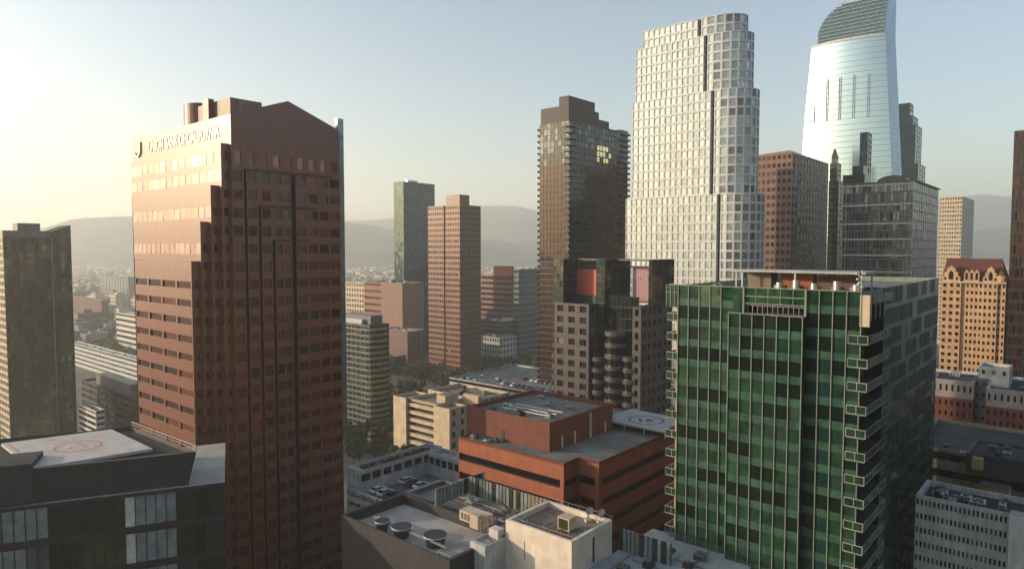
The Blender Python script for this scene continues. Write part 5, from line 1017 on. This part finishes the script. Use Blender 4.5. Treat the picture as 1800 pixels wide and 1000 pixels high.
rs = random.Random(21); cnt = 0; extra = MB(); spots = []; tries = 0
while cnt < 1100 and tries < 20000:
    tries += 1
    a_, c_, wgt = GAPS[rs.choices(range(4), [g_[2] * (g_[1] - g_[0]) for g_ in GAPS])[0]]
    py_ = 452 + (rs.random() ** 1.7) * 170; Y_ = H * F / (py_ - 437)
    if Y_ > 3600 or Y_ < 640: continue
    x, y = XY(rs.uniform(a_, c_), Y_)
    if blocked(x, y, 16) or any(abs(x - p[0]) < 26 and abs(y - p[1]) < 26 for p in spots): continue
    spots.append((x, y)); cnt += 1
spots.sort(key=lambda p: p[1])
for i, (x, y) in enumerate(spots):
    k = rs.choice([0, 0, 1, 1, 2, 3]); q = rs.randrange(5); rz = R(ANG) + rs.choice([0, R(90), R(12)])
    if i < 290:
        o = bpy.data.objects.new('distant_building', HD[k][q]); COL.objects.link(o); o.location = (x, y, 0); o.rotation_euler = (0, 0, rz); o.scale = (1, 1, rs.choice([1, 1, 1, 1.3, 1.8]))
        tag(o, f'small {HP[k][0]} low-rise building in the hazy city below the hills', 'building', 'low-rise buildings below the hills')
    else:
        src = HM[k][q]; ca, sa = math.cos(rz), math.sin(rz)
        for f, m in zip(src.f, src.m): 
            if src.mats[m] != 'black_win': extra.poly([(x + src.v[t][0] * ca - src.v[t][1] * sa, y + src.v[t][0] * sa + src.v[t][1] * ca, src.v[t][2]) for t in f], src.mats[m])
o = extra.build('distant_city'); o['kind'] = 'stuff'; tag(o, 'faint mass of far low-rise roofs fading into haze below the hills', 'city')
# tree cover between the far houses, reads as one mass
tm = MB(); rs = random.Random(8)
for k in range(5200):
    a_, c_, wgt = GAPS[rs.choices(range(4), [g_[2] * (g_[1] - g_[0]) for g_ in GAPS])[0]]; py_ = 454 + (rs.random() ** 1.4) * 175; Y_ = H * F / (py_ - 437); x, y = XY(rs.uniform(a_ - 4, c_ + 4), Y_)
    if Y_ > 4200 or Y_ < 560 or blocked(x, y, 4): continue
    s_ = rs.uniform(3.5, 8)
    for q in range(7):
        c = Vector((x + rs.gauss(0, s_ * .5), y + rs.gauss(0, s_ * .5), s_ * rs.uniform(.3, 1.2))); u1 = Vector((rs.gauss(0, 1), rs.gauss(0, 1), rs.gauss(0, 1))).normalized() * s_ * .45; u2 = u1.cross(Vector((rs.gauss(0, 1), rs.gauss(0, 1), rs.gauss(0, 1)))).normalized() * s_ * .4
        tm.quad(tuple(c - u1), tuple(c - u2), tuple(c + u1), tuple(c + u2), 'leaf_dark' if q % 3 else 'leaf_olive')
o = tm.build('treeline'); o['kind'] = 'stuff'; tag(o, 'dark tree cover spread between the far low-rise buildings', 'trees')
#==WINDOWS==
# ================================================================ windows: the hundred that show largest on a building are parts, the rest one part
bpy.context.view_layer.update()
dg = bpy.context.evaluated_depsgraph_get(); CAM = Vector((0, 0, H))
def in_view(p):
    d = p - CAM; f = d.y * math.cos(PITCH) - d.z * math.sin(PITCH)
    if f < 1: return False
    u = d.x / f * F; v = (d.y * math.sin(PITCH) + d.z * math.cos(PITCH)) / f * F
    return abs(u) < 900 and abs(v) < 500
for b in BUILDINGS:
    if not b.wins: continue
    sc_ = []
    for w in b.wins:
        q = w[1]; cx = sum(p[0] for p in q) / 4; cy = sum(p[1] for p in q) / 4; cz = sum(p[2] for p in q) / 4
        wx, wy = b.wxy(cx, cy); p = Vector((wx, wy, cz)); nx, ny = w[3]; wn = Vector((nx * b.u[0] + ny * b.w[0], nx * b.u[1] + ny * b.w[1], 0)); d = p - CAM; dist = d.length
        ar = math.hypot(q[1][0] - q[0][0], q[1][1] - q[0][1]) * (q[2][2] - q[1][2]); s_ = -wn.dot(d) / dist * ar / dist ** 2
        if s_ <= 0 or not in_view(p): s_ = 0
        elif len(b.wins) > 100:
            hit = S.ray_cast(dg, CAM, d.normalized(), distance=dist - .6)
            if hit[0]: s_ *= .001
        sc_.append((s_, w))
    sc_.sort(key=lambda t: -t[0]); one = sc_[:100]; rest = sc_[100:]
    for s_, w in one: m_ = MB(); m_.quad(*w[1], w[2]); m_.build('window', b.o)
    if rest:
        m_ = MB()
        for s_, w in rest: m_.quad(*w[1], w[2])
        o = m_.build('window', b.o); o['kind'] = 'stuff'
# ================================================================ haze
hz_ = MB(); hz_.box(-7400, 7400, -1900, 7500, -2, 640, 'pad_white'); hz_.mats = []; hz_.m = [0] * len(hz_.f)
hz = hz_.build('haze'); m = bpy.data.materials.new('haze'); m.use_nodes = True; n = m.node_tree; n.nodes.clear()
ou = n.nodes.new('ShaderNodeOutputMaterial'); pv = n.nodes.new('ShaderNodeVolumePrincipled'); pv.inputs['Color'].default_value = (.95, 1, .98, 1); pv.inputs['Density'].default_value = .00022; pv.inputs['Anisotropy'].default_value = .35
n.links.new(pv.outputs[0], ou.inputs['Volume']); hz.data.materials.append(m); hz['kind'] = 'stuff'; hz['label'] = 'pale evening haze over the whole city'; hz['category'] = 'haze'
